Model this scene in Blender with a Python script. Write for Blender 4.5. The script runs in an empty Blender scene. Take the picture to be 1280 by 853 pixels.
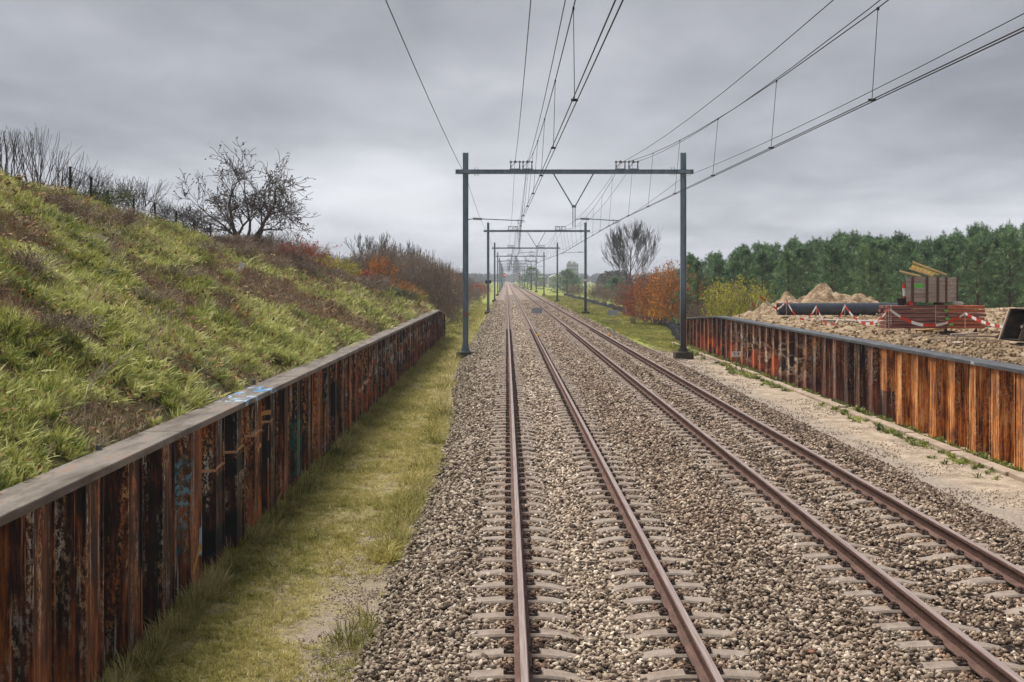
import bpy, math, random
import numpy as np
from mathutils import Vector, Matrix, Euler

random.seed(7)
rng = np.random.default_rng(7)
C = bpy.context.scene.collection
R = math.radians
F = 1551.0            # focal length in pixels of the 1280 px wide photograph
CAMZ = 3.1            # camera height over the rail heads (z = 0)

def at(px, py, Y):    # world point seen at pixel px,py when it is Y metres ahead
    return Vector(((px - 633) * Y / F, Y, CAMZ + (349 - py) * Y / F))

# ------------------------------------------------------------------ noise
def _hash(ix, iy, s):
    h = (ix.astype(np.int64) * 374761393 + iy.astype(np.int64) * 668265263 + s * 1442695041) & 0xffffffff
    h = ((h ^ (h >> 13)) * 1274126177) & 0xffffffff
    return ((h ^ (h >> 16)) & 0xffff) / 65535.0

def vnoise(x, y, s=0):
    x = np.asarray(x, float); y = np.asarray(y, float)
    ix, iy = np.floor(x), np.floor(y)
    fx, fy = x - ix, y - iy
    fx = fx * fx * (3 - 2 * fx); fy = fy * fy * (3 - 2 * fy)
    a = _hash(ix, iy, s); b = _hash(ix + 1, iy, s); c = _hash(ix, iy + 1, s); d = _hash(ix + 1, iy + 1, s)
    return (a * (1 - fx) + b * fx) * (1 - fy) + (c * (1 - fx) + d * fx) * fy

def fbm(x, y, s=0, o=4):
    v = 0; a = .5; t = 0
    for k in range(o):
        v = v + a * vnoise(np.asarray(x) * 2 ** k, np.asarray(y) * 2 ** k, s + k); t += a; a *= .5
    return v / t

# ------------------------------------------------------------------ materials
class NT:
    def __init__(self, name):
        self.m = bpy.data.materials.new(name); self.m.use_nodes = True
        self.t = self.m.node_tree; self.t.nodes.clear()
        self.out = self.t.nodes.new('ShaderNodeOutputMaterial')
        self.b = self.t.nodes.new('ShaderNodeBsdfPrincipled')
        self.t.links.new(self.b.outputs[0], self.out.inputs[0])
    def n(self, typ, ins=None, **props):
        nd = self.t.nodes.new('ShaderNode' + typ)
        for k, v in props.items(): setattr(nd, k, v)
        for k, v in (ins or {}).items(): self.put(nd.inputs[k], v)
        return nd
    def put(self, sock, v):
        if isinstance(v, bpy.types.NodeSocket): self.t.links.new(v, sock)
        elif isinstance(v, bpy.types.Node): self.t.links.new(v.outputs[0], sock)
        else: sock.default_value = v
    def math(self, op, a, b=0.0, c=None, clamp=False):
        nd = self.t.nodes.new('ShaderNodeMath'); nd.operation = op; nd.use_clamp = clamp
        self.put(nd.inputs[0], a); self.put(nd.inputs[1], b)
        if c is not None: self.put(nd.inputs[2], c)
        return nd.outputs[0]
    def mix(self, f, a, b, mode='MIX'):
        nd = self.t.nodes.new('ShaderNodeMix'); nd.data_type = 'RGBA'; nd.blend_type = mode
        self.put(nd.inputs[0], f); self.put(nd.inputs[6], col(a)); self.put(nd.inputs[7], col(b))
        return nd.outputs[2]
    def noise(self, vec, scale, detail=4, rough=.55, dist=0.0):
        nd = self.n('TexNoise', {'Scale': scale, 'Detail': detail, 'Roughness': rough, 'Distortion': dist})
        if vec is not None: self.put(nd.inputs['Vector'], vec)
        return nd.outputs[0]
    def voro(self, vec, scale, feature='F1', out='Distance'):
        nd = self.n('TexVoronoi', {'Scale': scale}, feature=feature)
        if vec is not None: self.put(nd.inputs['Vector'], vec)
        return nd.outputs[out]
    def ramp(self, f, stops, interp='LINEAR'):
        nd = self.t.nodes.new('ShaderNodeValToRGB'); nd.color_ramp.interpolation = interp
        el = nd.color_ramp.elements
        while len(el) < len(stops): el.new(.5)
        for e, (p, c) in zip(el, stops): e.position = p; e.color = col(c)
        self.put(nd.inputs[0], f)
        return nd.outputs[0]
    def pos(self): return self.n('NewGeometry').outputs['Position']
    def obj(self): return self.n('TexCoord').outputs['Object']
    def scale(self, vec, s):
        nd = self.n('Mapping'); self.put(nd.inputs['Vector'], vec); nd.inputs['Scale'].default_value = s
        return nd.outputs[0]
    def sep(self, vec):
        nd = self.n('SeparateXYZ'); self.put(nd.inputs[0], vec); return nd.outputs
    def rand(self): return self.n('ObjectInfo').outputs['Random']
    def tint(self): return self.n('Attribute', attribute_name='tint', attribute_type='INSTANCER').outputs['Fac']
    def band(self, v, a, b, soft=.1):   # 1 between a and b
        u = self.math('SUBTRACT', v, a); u = self.math('DIVIDE', u, soft, clamp=True)
        w = self.math('SUBTRACT', b, v); w = self.math('DIVIDE', w, soft, clamp=True)
        return self.math('MULTIPLY', u, w)
    def bump(self, h, strength=.5, dist=.02):
        nd = self.n('Bump', {'Strength': strength, 'Distance': dist}); self.put(nd.inputs['Height'], h)
        self.t.links.new(nd.outputs[0], self.b.inputs['Normal'])
    def done(self, c, rough=.8, metal=0.0, spec=.3):
        self.put(self.b.inputs['Base Color'], col(c)); self.put(self.b.inputs['Roughness'], rough)
        self.put(self.b.inputs['Metallic'], metal); self.b.inputs['Specular IOR Level'].default_value = spec
        return self.m

def col(c):
    if isinstance(c, (bpy.types.NodeSocket, bpy.types.Node)): return c
    if isinstance(c, (int, float)): return (c, c, c, 1)
    return tuple(c) if len(c) == 4 else (*c, 1)

def worn(name, c1, c2, scale=4, rough=.7, metal=0., stretch=(1, 1, 1), bump=.2, spec=.3, c3=None):
    m = NT(name); p = m.scale(m.pos(), stretch)
    n1 = m.noise(p, scale, 6, .65)
    c = m.ramp(n1, [(.3, c1), (.7, c2)])
    if c3 is not None:
        c = m.mix(m.ramp(m.noise(p, scale * 4, 5, .7), [(.55, 0), (.72, 1)]), c, c3)
    m.bump(m.noise(p, scale * 8, 3), bump, .01)
    return m.done(c, rough, metal, spec)

MAT = {}
def stone_ramp(m, f, shift=0):
    return m.ramp(f, [(0, (.020, .015, .011)), (.2, (.070, .050, .037)), (.38, (.19, .14, .10)), (.58, (.34, .265, .20)),
                      (.78, (.52, .43, .335)), (.92, (.70, .62, .52)), (.955, (.36, .13, .08)), (1, (.82, .76, .68))])

def ballast_tone(m, c):
    """Dust: bright in the middle of the left track, rusty brown by the rails and on the right."""
    s = m.sep(m.pos()); x = s[0]
    big = m.noise(m.scale(m.pos(), (1, .3, 1)), .9, 4, .6)
    mid = m.band(x, .35, 1.45, .35)
    rust = m.math('ADD', m.band(x, 3.6, 6.6, .5), m.band(x, 2.0, 3.6, .4), clamp=True)
    rust = m.math('MULTIPLY', rust, m.ramp(big, [(.35, .15), (.7, .8)]))
    c = m.mix(m.math('MULTIPLY', rust, .4), c, m.mix(1, c, (.86, .60, .44), 'MULTIPLY'))
    rr = m.band(x, -.15, .42, .12); rr = m.math('MAXIMUM', rr, m.band(x, 1.38, 1.95, .12))
    rr = m.math('MAXIMUM', rr, m.band(x, 3.7, 4.3, .12)); rr = m.math('MAXIMUM', rr, m.band(x, 5.2, 5.8, .12))
    c = m.mix(m.math('MULTIPLY', rr, .55), c, m.mix(1, c, (.62, .42, .32), 'MULTIPLY'))
    edge = m.band(x, -2.6, -.95, .3)
    c = m.mix(m.math('MULTIPLY', edge, .45), c, m.mix(1, c, (.50, .52, .46), 'MULTIPLY'))
    c = m.mix(m.math('MULTIPLY', m.band(x, 6.1, 8, .3), .5), c, m.mix(1, c, (.48, .42, .38), 'MULTIPLY'))
    c = m.mix(m.math('MULTIPLY', mid, .8), c, m.mix(1, c, (1.32, 1.32, 1.31), 'MULTIPLY'))
    return c

m = NT('ballast_stone'); c = stone_ramp(m, m.tint())
c = m.mix(.35, c, m.mix(1, c, m.ramp(m.noise(m.pos(), 40, 4, .7), [(.3, .35), (.7, 1.5)]), 'MULTIPLY'))
m.bump(m.noise(m.pos(), 90, 3), .5, .004); MAT['stone'] = m.done(ballast_tone(m, c), .9, 0, .2)

m = NT('ballast_bed'); v = m.n('TexVoronoi', {'Scale': 19.0}); m.put(v.inputs['Vector'], m.pos())
vc = m.sep(v.outputs['Color'])[0]
c = stone_ramp(m, vc)
c = m.mix(m.ramp(v.outputs['Distance'], [(.25, 0), (.5, 1)]), c, (.025, .019, .016))
m.bump(m.math('SUBTRACT', 1.0, v.outputs['Distance']), 1.0, .05); MAT['bed'] = m.done(ballast_tone(m, m.mix(m.math('DIVIDE', m.math('SUBTRACT', m.sep(m.pos())[1], 70.0), 50.0, clamp=True), c, m.ramp(m.noise(m.pos(), 1.6, 5, .8), [(.3, (.22, .165, .13)), (.7, (.42, .34, .28))]))), .95, 0, .15)

m = NT('sleeper_concrete'); n1 = m.noise(m.pos(), 7, 6, .7)
c = m.ramp(n1, [(.25, (.19, .145, .12)), (.5, (.30, .25, .21)), (.75, (.42, .36, .31))])
c = m.mix(m.math('MULTIPLY', m.rand(), .4), c, m.mix(1, c, (.7, .6, .52), 'MULTIPLY'))
c = m.mix(m.ramp(m.noise(m.pos(), 60, 3, .7), [(.5, 0), (.75, .6)]), c, (.16, .115, .09))
m.bump(m.noise(m.pos(), 120, 3), .35, .005); MAT['sleeper'] = m.done(c, .9, 0, .2)

m = NT('rusty_rail'); n1 = m.noise(m.scale(m.pos(), (6, 1.2, 6)), 3, 6, .7)
c = m.ramp(n1, [(.3, (.065, .036, .028)), (.55, (.13, .07, .052)), (.75, (.22, .13, .10))])
c = m.mix(m.ramp(m.noise(m.pos(), 50, 3, .7), [(.5, 0), (.7, .6)]), c, (.07, .03, .02))
m.bump(m.noise(m.pos(), 140, 2), .3, .003); MAT['rail_side'] = m.done(c, .75, .1, .35)
m = NT('rail_running_band'); n1 = m.noise(m.scale(m.pos(), (30, .6, 1)), 2, 4, .6)
c = m.ramp(n1, [(.3, (.22, .155, .135)), (.7, (.42, .34, .31))]); MAT['rail_top'] = m.done(c, .42, .15, .5)

MAT['clip'] = worn('rusty_clip', (.05, .03, .024), (.15, .085, .06), 30, .7, .2)
MAT['pad'] = worn('dark_pad', (.05, .036, .03), (.12, .085, .068), 30, .8)

# grass strip ground
m = NT('mossy_ground'); p = m.pos(); n1 = m.noise(p, 1.3, 6, .65); n2 = m.noise(p, 14, 5, .7)
c = m.ramp(n2, [(.3, (.09, .08, .03)), (.5, (.22, .19, .075)), (.7, (.40, .34, .18))])
c = m.mix(m.ramp(n1, [(.48, 0), (.66, .75)]), c, m.ramp(n2, [(.35, (.17, .13, .09)), (.65, (.38, .31, .22))]))
sx = m.sep(p)
bare = m.math('MULTIPLY', m.band(sx[0], -2.45, -1.0, .5), m.math('SUBTRACT', 1.0, m.math('DIVIDE', m.math('SUBTRACT', sx[1], 12.0), 10.0, clamp=True)))
gr = m.ramp(m.noise(p, 55, 3, .8), [(.3, (.12, .095, .075)), (.55, (.32, .26, .21)), (.75, (.58, .5, .42))])
c = m.mix(m.math('MULTIPLY', bare, m.ramp(m.noise(p, 2.2, 4), [(.36, .1), (.56, 1)])), c, gr)
# right of the tracks: sand and fine gravel
far = m.math('DIVIDE', m.math('SUBTRACT', sx[1], 61.0), 8.0, clamp=True)
rgt = m.math('MULTIPLY', m.math('GREATER_THAN', sx[0], 6.0), m.math('SUBTRACT', 1.0, far))
sand = m.ramp(m.noise(p, 2.0, 7, .7), [(.3, (.24, .185, .14)), (.5, (.42, .335, .25)), (.7, (.60, .50, .38))])
fine = m.ramp(m.noise(p, 45, 3, .8), [(.3, (.16, .13, .11)), (.6, (.42, .36, .30)), (.8, (.66, .6, .52))])
sand = m.mix(m.math('MULTIPLY', m.band(sx[0], 6.9, 8.2, .5), .75), sand, fine)
sand = m.mix(.6, sand, m.mix(1, sand, m.ramp(m.noise(p, 25, 4, .8), [(.35, .3), (.6, 1.3)]), 'MULTIPLY'))
c = m.mix(rgt, c, sand)
# beyond the walls: bright meadow and then fields
mead = m.ramp(m.noise(p, 3, 5, .7), [(.3, (.16, .20, .04)), (.55, (.30, .34, .07)), (.75, (.44, .44, .14))])
mead = m.mix(m.ramp(m.noise(p, .35, 4, .6), [(.5, 0), (.7, .7)]), mead, (.36, .27, .14))
c = m.mix(m.math('MULTIPLY', far, m.math('GREATER_THAN', sx[0], -60)), c, mead)
m.bump(m.noise(p, 30, 5, .7), .6, .03); MAT['ground'] = m.done(c, .95, 0, .1)

m = NT('embankment_soil'); p = m.pos(); n2 = m.noise(p, 7, 6, .75)
c = m.ramp(n2, [(.3, (.025, .02, .01)), (.5, (.075, .07, .025)), (.68, (.17, .15, .055)), (.85, (.25, .2, .11))])
m.bump(n2, .8, .08); MAT['soil'] = m.done(c, .95, 0, .1)

m = NT('loose_sand'); p = m.pos(); n2 = m.noise(p, 2.2, 8, .72)
c = m.ramp(n2, [(.32, (.14, .088, .05)), (.46, (.38, .265, .16)), (.62, (.66, .51, .35))])
c = m.mix(.5, c, m.mix(1, c, m.ramp(m.noise(p, 10, 6, .8, .6), [(.40, .22), (.54, 1.15)]), 'MULTIPLY'))
m.bump(m.noise(p, 5, 8, .75), 1.0, .18); MAT['sand'] = m.done(c, .95, 0, .1)

def pile_material(name, left):
    m = NT(name); p = m.pos(); s = m.sep(p); y, z = s[1], s[2]
    x = s[0]
    strk = m.noise(m.scale(p, (9, 9, .55)), 1.6, 6, .75)
    blot = m.noise(m.scale(p, (1.4, 1.4, 1.1)), 1.0, 5, .7)
    fine = m.noise(m.scale(p, (24, 24, 12)), 1.0, 5, .85)
    rnd = m.rand()
    v = m.math('ADD', m.math('MULTIPLY', strk, .62), m.math('MULTIPLY', blot, .36))
    v = m.math('ADD', v, m.math('MULTIPLY', m.math('SUBTRACT', rnd, .5), .12))
    lowr = m.math('SUBTRACT', 1.0, m.math('DIVIDE', m.math('ADD', z, .6), 1.5, clamp=True)); v = m.math('ADD', v, m.math('MULTIPLY', lowr, .045))
    c = m.ramp(v, [(.42, (.005, .004, .004)), (.49, (.022, .010, .007)), (.54, (.09, .028, .014)), (.60, (.26, .08, .026)),
                   (.67, (.48, .18, .05)), (.77, (.62, .36, .18))] if left else [(.39, (.008, .006, .005)), (.47, (.045, .018, .013)), (.54, (.13, .043, .027)), (.61, (.26, .095, .055)),
                   (.69, (.46, .23, .14)), (.78, (.60, .46, .36))])
    # soft pale corrosion flecks in vertical trails, drips like tree bark
    trail = m.ramp(m.noise(m.scale(p, (4, 4, .40)), 1.7, 4, .6), [(.48, 0), (.58, 1)])
    fl = m.ramp(fine, [(.505, 0), (.54, 1)])
    fc = m.ramp(m.noise(m.scale(p, (3, 3, 1)), 1.3, 3), [(.38, (.74, .67, .58)), (.5, (.72, .42, .18)), (.62, (.62, .20, .06))])
    up = m.math('DIVIDE', m.math('ADD', z, .6), 1.6, clamp=True)
    c = m.mix(m.math('MULTIPLY', m.math('MULTIPLY', fl, trail), m.math('ADD', .12, m.math('MULTIPLY', up, .75))), c, fc)
    # thin long white and orange runs
    run = m.ramp(m.noise(m.scale(p, (14, 14, .28)), 1.9, 3, .6), [(.62, 0), (.655, 1)])
    c = m.mix(m.math('MULTIPLY', run, .75), c, m.ramp(blot, [(.4, (.60, .54, .48)), (.55, (.55, .20, .06))]))
    def brush(c, y0, y1, z0, z1, colr, th=.5, sc=6, dens=.9):
        a = m.math('MULTIPLY', m.band(y, y0, y1, .12), m.band(z, z0, z1, .12))
        nz = m.ramp(m.noise(m.scale(p, (sc, sc, sc * .8)), 1.0, 4, .65, .6), [(th - .05, 0), (th + .05, dens)])
        return m.mix(m.math('MULTIPLY', a, nz), c, colr)
    def stroke(c, y0, z0, y1, z1, w, colr):   # a painted straight brush stroke on the y-z face, a little ragged
        L = math.hypot(y1 - y0, z1 - z0); ux, uz = (y1 - y0) / L, (z1 - z0) / L
        dy = m.math('SUBTRACT', y, y0); dz = m.math('SUBTRACT', z, z0)
        t = m.math('ADD', m.math('MULTIPLY', dy, ux), m.math('MULTIPLY', dz, uz))
        d = m.math('ABSOLUTE', m.math('SUBTRACT', m.math('MULTIPLY', dy, uz), m.math('MULTIPLY', dz, ux)))
        d = m.math('ADD', d, m.math('MULTIPLY', m.math('SUBTRACT', fine, .5), w * .9))
        k = m.math('MULTIPLY', m.band(t, 0, L, .04), m.math('LESS_THAN', d, w))
        return m.mix(m.math('MULTIPLY', k, .92), c, colr)
    if left:
        c = brush(c, 13.55, 14.35, -.3, 1.15, (.015, .13, .135), .50, 7, .75)
        c = brush(c, 13.95, 14.5, .2, 1.05, (.20, .42, .50), .55, 16, .8)
        c = stroke(c, 14.95, 1.2, 14.75, -.2, .035, (.42, .50, .62))
        c = stroke(c, 14.8, -.05, 14.45, -.35, .04, (.55, .27, .03))
        c = brush(c, 15.2, 17.0, -.45, 0.05, (.006, .006, .007), .32, 3, 1)
        c = stroke(c, 15.6, .5, 17.6, .62, .12, (.008, .007, .007))
        c = stroke(c, 15.4, .70, 19.4, .92, .018, (.55, .30, .17))
        c = stroke(c, 18.6, .2, 19.4, .65, .12, (.008, .007, .007))
        c = stroke(c, 18.2, .55, 19.2, 1.1, .03, (.62, .33, .12))
        c = brush(c, 18.4, 19.0, .4, 1.2, (.42, .44, .46), .45, 4, .8)
        c = brush(c, 21.4, 22.6, -.4, .7, (.02, .12, .09), .45, 5, .8)
        c = brush(c, 26.0, 27.2, .1, 1.0, (.006, .006, .006), .42, 2, 1)
        c = stroke(c, 31.0, .3, 33.5, .5, .05, (.62, .40, .28))
        c = brush(c, 33, 60, .2, 1.1, (.55, .50, .45), .56, 3, .8)
        c = brush(c, 30, 62, -.3, .9, (.42, .10, .03), .55, 2.5, .7)
        c = brush(c, 36, 50, -.1, .8, (.01, .01, .01), .56, 1.6, .9)
    else:
        mid = m.math('MULTIPLY', m.band(y, 39.5, 54, 1.2), m.band(z, -.35, 1.0, .2))
        loop = m.ramp(m.noise(m.scale(p, (1.1, 1.1, 1.7)), 1.0, 2, .5, .9), [(.45, 0), (.47, 1), (.55, 1), (.57, 0)])
        c = m.mix(m.math('MULTIPLY', mid, m.math('MULTIPLY', loop, .7)), c, m.ramp(m.noise(m.scale(p, (.6, .6, .9)), 1.0, 2), [(.40, (.62, .52, .42)), (.5, (.60, .28, .10)), (.6, (.7, .58, .46))]))
        loop2 = m.ramp(m.noise(m.scale(p, (1.7, 1.7, 2.6)), 1.3, 2, .5, 1.6), [(.50, 0), (.52, 1), (.57, 1), (.59, 0)])
        c = m.mix(m.math('MULTIPLY', mid, m.math('MULTIPLY', loop2, .65)), c, (.02, .014, .012))
        low = m.math('MULTIPLY', m.band(y, 43, 65, .8), m.band(z, -.45, .45, .25))
        c = m.mix(m.math('MULTIPLY', low, m.ramp(m.noise(p, 1.1, 3, .6), [(.50, 0), (.56, .85)])), c, (.60, .13, .04))
        # the newer bright orange piles nearest to the camera
        og = m.ramp(m.math('ADD', m.math('ADD', m.math('MULTIPLY', m.math('SUBTRACT', strk, .5), 1.35), .5), m.math('MULTIPLY', m.math('SUBTRACT', blot, .5), .7)),
                    [(.36, (.045, .014, .007)), (.44, (.20, .055, .012)), (.52, (.48, .135, .018)), (.60, (.70, .25, .04)), (.71, (.84, .55, .26))])
        og = m.mix(m.math('MULTIPLY', m.math('MULTIPLY', fl, trail), .8), og, (.72, .42, .20))
        og = m.mix(m.math('MULTIPLY', run, .7), og, (.78, .50, .26))
        og = m.mix(m.math('MULTIPLY', m.ramp(m.noise(m.scale(p, (1, 1, .7)), 1.5, 4), [(.45, 0), (.62, .8)]), m.band(z, .6, 1.4, .5)), og, (.12, .05, .035))
        first = m.math('MULTIPLY', m.band(y, 31.1, 32.3, .02), m.math('GREATER_THAN', z, .25))
        k = m.math('MAXIMUM', m.math('LESS_THAN', y, 31.1), first)
        c = m.mix(k, c, og)
    m.bump(m.math('ADD', fine, strk), .55, .02)
    return m.done(c, m.ramp(strk, [(.3, .42), (.6, .8)]), .0, .35)
MAT['pile_l'] = pile_material('rusted_sheet_pile_left', True)
MAT['pile_r'] = pile_material('rusted_sheet_pile_right', False)

m = NT('coping_steel_left'); p = m.pos(); n1 = m.noise(m.scale(p, (3, .6, 3)), 1.5, 6, .7); s = m.sep(p)
c = m.ramp(n1, [(.3, (.065, .045, .03)), (.45, (.14, .112, .088)), (.58, (.22, .19, .16)), (.7, (.26, .13, .075))])
c = m.mix(m.ramp(m.noise(p, 18, 5, .75), [(.55, 0), (.7, .7)]), c, (.08, .055, .04))
tag_ = m.math('MULTIPLY', m.band(s[1], 16.9, 19.6, .2), m.ramp(m.noise(m.scale(p, (7, 2.6, 8)), 1.2, 3, .6, .8), [(.53, 0), (.56, .95)]))
c = m.mix(tag_, c, m.ramp(m.noise(p, 3, 2), [(.45, (.06, .26, .52)), (.6, (.42, .56, .66))]))
m.bump(m.noise(p, 40, 4), .3, .01); MAT['cap_l'] = m.done(c, .55, .1, .4)
m = NT('coping_steel_right'); p = m.pos(); n1 = m.noise(m.scale(p, (3, .8, 3)), 1.5, 6, .7)
c = m.ramp(n1, [(.3, (.04, .042, .046)), (.55, (.10, .105, .112)), (.75, (.22, .225, .235))])
c = m.mix(m.ramp(m.noise(p, 14, 5, .75), [(.6, 0), (.72, .7)]), c, (.34, .31, .26))
MAT['cap_r'] = m.done(c, .5, .1, .4)

m = NT('mast_steel'); p = m.pos(); s = m.sep(p)
c = m.ramp(m.noise(m.scale(p, (3, 3, .7)), 1.5, 5, .7), [(.3, (.13, .18, .225)), (.7, (.27, .34, .395))])
lowb = m.math('MULTIPLY', m.math('SUBTRACT', 1.0, m.math('DIVIDE', m.math('SUBTRACT', s[2], 1.4), 1.4, clamp=True)), m.math('GREATER_THAN', s[0], 4.0))
c = m.mix(m.math('MULTIPLY', lowb, .85), c, m.ramp(m.noise(m.scale(p, (3, 3, .6)), 3, 4), [(.3, (.035, .026, .02)), (.7, (.10, .075, .06))]))
MAT['mast'] = m.done(c, .55, .2, .4)
MAT['found'] = worn('mossy_foundation', (.03, .028, .018), (.10, .088, .06), 5, .95, c3=(.06, .08, .02))
MAT['wire'] = worn('wire_metal', (.02, .023, .028), (.05, .052, .058), 8, .5, .6)
MAT['insul'] = worn('insulator_glaze', (.02, .017, .016), (.05, .04, .035), 10, .35)
MAT['insul_l'] = worn('grey_insulator', (.16, .17, .17), (.25, .26, .26), 10, .4)
MAT['pipe'] = worn('black_pipe', (.016, .022, .032), (.05, .062, .085), 3, .38, 0, (1, 1, 1), .15, .5)
MAT['redwood'] = worn('dark_red_timber', (.14, .052, .044), (.36, .17, .14), 3, .85, 0, (.8, 6, 6), .5, .2, (.10, .05, .04))
MAT['redpaint'] = worn('orange_red_timber', (.32, .07, .04), (.60, .20, .11), 3, .8, 0, (.8, 6, 6), .4, .2, (.2, .08, .05))
MAT['greywood'] = worn('weathered_boards', (.22, .17, .14), (.54, .46, .41), 2.5, .85, 0, (.7, 5, 9), .5, .2, (.12, .08, .065))
MAT['newwood'] = worn('fresh_timber', (.50, .33, .15), (.68, .50, .28), 4, .75, 0, (1, 4, 4), .2)
MAT['yelwood'] = worn('yellow_shuttering', (.60, .42, .08), (.72, .56, .18), 4, .6)
MAT['palewood'] = worn('pale_offcut', (.38, .28, .22), (.62, .50, .42), 5, .85)
MAT['green'] = worn('green_paint', (.10, .50, .08), (.20, .66, .16), 12, .7)
MAT['redplastic'] = worn('red_plastic', (.50, .03, .02), (.62, .05, .035), 6, .45)
MAT['black'] = worn('black_plastic', (.008, .008, .010), (.03, .032, .036), 4, .4)
MAT['white'] = worn('white_plastic', (.62, .60, .58), (.80, .78, .76), 10, .5)
MAT['sack'] = worn('dirty_white_sack', (.38, .34, .28), (.62, .58, .50), 8, .9)
MAT['bucket'] = worn('worn_steel_bucket', (.025, .022, .02), (.14, .11, .085), 4, .5, .5, c3=(.2, .13, .08))
MAT['signback'] = worn('grey_sign_plate', (.34, .36, .40), (.46, .49, .54), 6, .45, .3)
MAT['yellow'] = worn('yellow_marker', (.80, .36, .02), (.85, .46, .04), 6, .5)
MAT['kerb'] = worn('kerb_concrete', (.26, .19, .14), (.50, .40, .31), 3, .95, c3=(.14, .13, .06))
MAT['barksmooth'] = worn('bark', (.045, .036, .032), (.13, .105, .09), 8, .9, 0, (4, 4, 1), .6)
MAT['pinebark'] = worn('pine_bark', (.07, .04, .028), (.18, .10, .065), 8, .9, 0, (4, 4, 1), .6)
MAT['twig'] = worn('brown_twigs', (.11, .085, .068), (.34, .27, .215), 5, .9)
MAT['twigpale'] = worn('pale_dead_branch', (.26, .21, .17), (.46, .39, .33), 5, .9)
MAT['twiggrey'] = worn('grey_twigs', (.06, .055, .058), (.13, .12, .12), 5, .9)
MAT['postwood'] = worn('dark_post', (.02, .018, .016), (.06, .05, .045), 8, .9)
MAT['sheet'] = worn('black_sheeting', (.006, .006, .007), (.02, .021, .023), 5, .7, 0, (1, 1, 1), .5, .1)
MAT['text'] = worn('white_marking', (.7, .7, .7), (.8, .8, .8), 10, .7)
MAT['inkblack'] = worn('black_lettering', (.01, .01, .01), (.03, .03, .03), 10, .6)
MAT['facade'] = worn('hazy_facade', (.30, .30, .30), (.42, .42, .41), .1, .8)
MAT['brickfar'] = worn('tower_brick', (.12, .10, .10), (.18, .15, .14), .1, .9)
MAT['roofwhite'] = worn('white_roof', (.66, .68, .70), (.8, .8, .8), .1, .5)
MAT['window'] = worn('dark_window', (.03, .035, .04), (.06, .07, .08), 1, .2)
m = NT('signal_lamp'); m.b.inputs['Emission Color'].default_value = (1, .12, .02, 1); m.b.inputs['Emission Strength'].default_value = 2
MAT['lamp'] = m.done((.8, .1, .02), .4)

def leaf_mat(name, stops, trans=.25, rough=.6, fs=3.0, alt=None):
    m = NT(name); p = m.pos()
    f = m.noise(p, fs, 4, .7)
    k = m.math('ADD', m.math('MULTIPLY', f, .6), m.math('MULTIPLY', m.noise(p, 37, 2, .6), .4))
    c = m.ramp(k, stops)
    if alt: c = m.mix(m.ramp(m.rand(), [(.62, 0), (.9, .85)]), c, m.mix(.5, c, alt))
    m.done(c, rough, 0, .25)
    tr = m.n('BsdfTranslucent'); m.put(tr.inputs['Color'], c)
    mx = m.n('MixShader'); mx.inputs[0].default_value = trans
    m.t.links.new(m.b.outputs[0], mx.inputs[1]); m.t.links.new(tr.outputs[0], mx.inputs[2])
    m.t.links.new(mx.outputs[0], m.out.inputs[0])
    return m.m

def blade_mat(name, stops, trans=.25):
    m = NT(name); p = m.pos()
    k = m.math('ADD', m.math('MULTIPLY', m.tint(), .8), m.math('SUBTRACT', m.math('MULTIPLY', m.noise(p, 14, 3, .8), .5), .15))
    c = m.ramp(k, stops); m.done(c, .6, 0, .25)
    tr = m.n('BsdfTranslucent'); m.put(tr.inputs['Color'], c)
    mx = m.n('MixShader'); mx.inputs[0].default_value = trans
    m.t.links.new(m.b.outputs[0], mx.inputs[1]); m.t.links.new(tr.outputs[0], mx.inputs[2])
    m.t.links.new(mx.outputs[0], m.out.inputs[0])
    return m.m

MAT['pine'] = leaf_mat('pine_needles', [(.37, (.010, .036, .018)), (.48, (.085, .175, .075)), (.59, (.32, .44, .22))], .1, .6, 1.3)
MAT['darkconifer'] = leaf_mat('dark_conifer', [(.3, (.010, .028, .020)), (.7, (.03, .07, .045))], .1)
MAT['oak'] = leaf_mat('orange_oak_leaves', [(.3, (.22, .07, .012)), (.5, (.52, .20, .03)), (.7, (.72, .36, .09))], .25)
MAT['redleaf'] = leaf_mat('red_leaves', [(.3, (.20, .03, .018)), (.5, (.42, .08, .035)), (.7, (.52, .17, .08))], .25)
MAT['yelleaf'] = leaf_mat('yellow_green_leaves', [(.3, (.20, .21, .02)), (.5, (.50, .47, .05)), (.7, (.75, .62, .09))], .25)
MAT['brownleaf'] = leaf_mat('brown_leaves', [(.3, (.11, .075, .05)), (.5, (.28, .20, .13)), (.7, (.46, .35, .22))], .2, .6, 3, (.42, .15, .05))
MAT['curledleaf'] = leaf_mat('curled_dark_leaves', [(.3, (.035, .025, .018)), (.7, (.12, .085, .055))], .15)
MAT['greenleaf'] = leaf_mat('green_shrub_leaves', [(.3, (.03, .06, .02)), (.5, (.08, .13, .035)), (.7, (.17, .21, .06))], .2)
MAT['farwood'] = leaf_mat('distant_foliage', [(.3, (.035, .045, .03)), (.5, (.08, .075, .05)), (.7, (.14, .11, .08))], .1)

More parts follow.
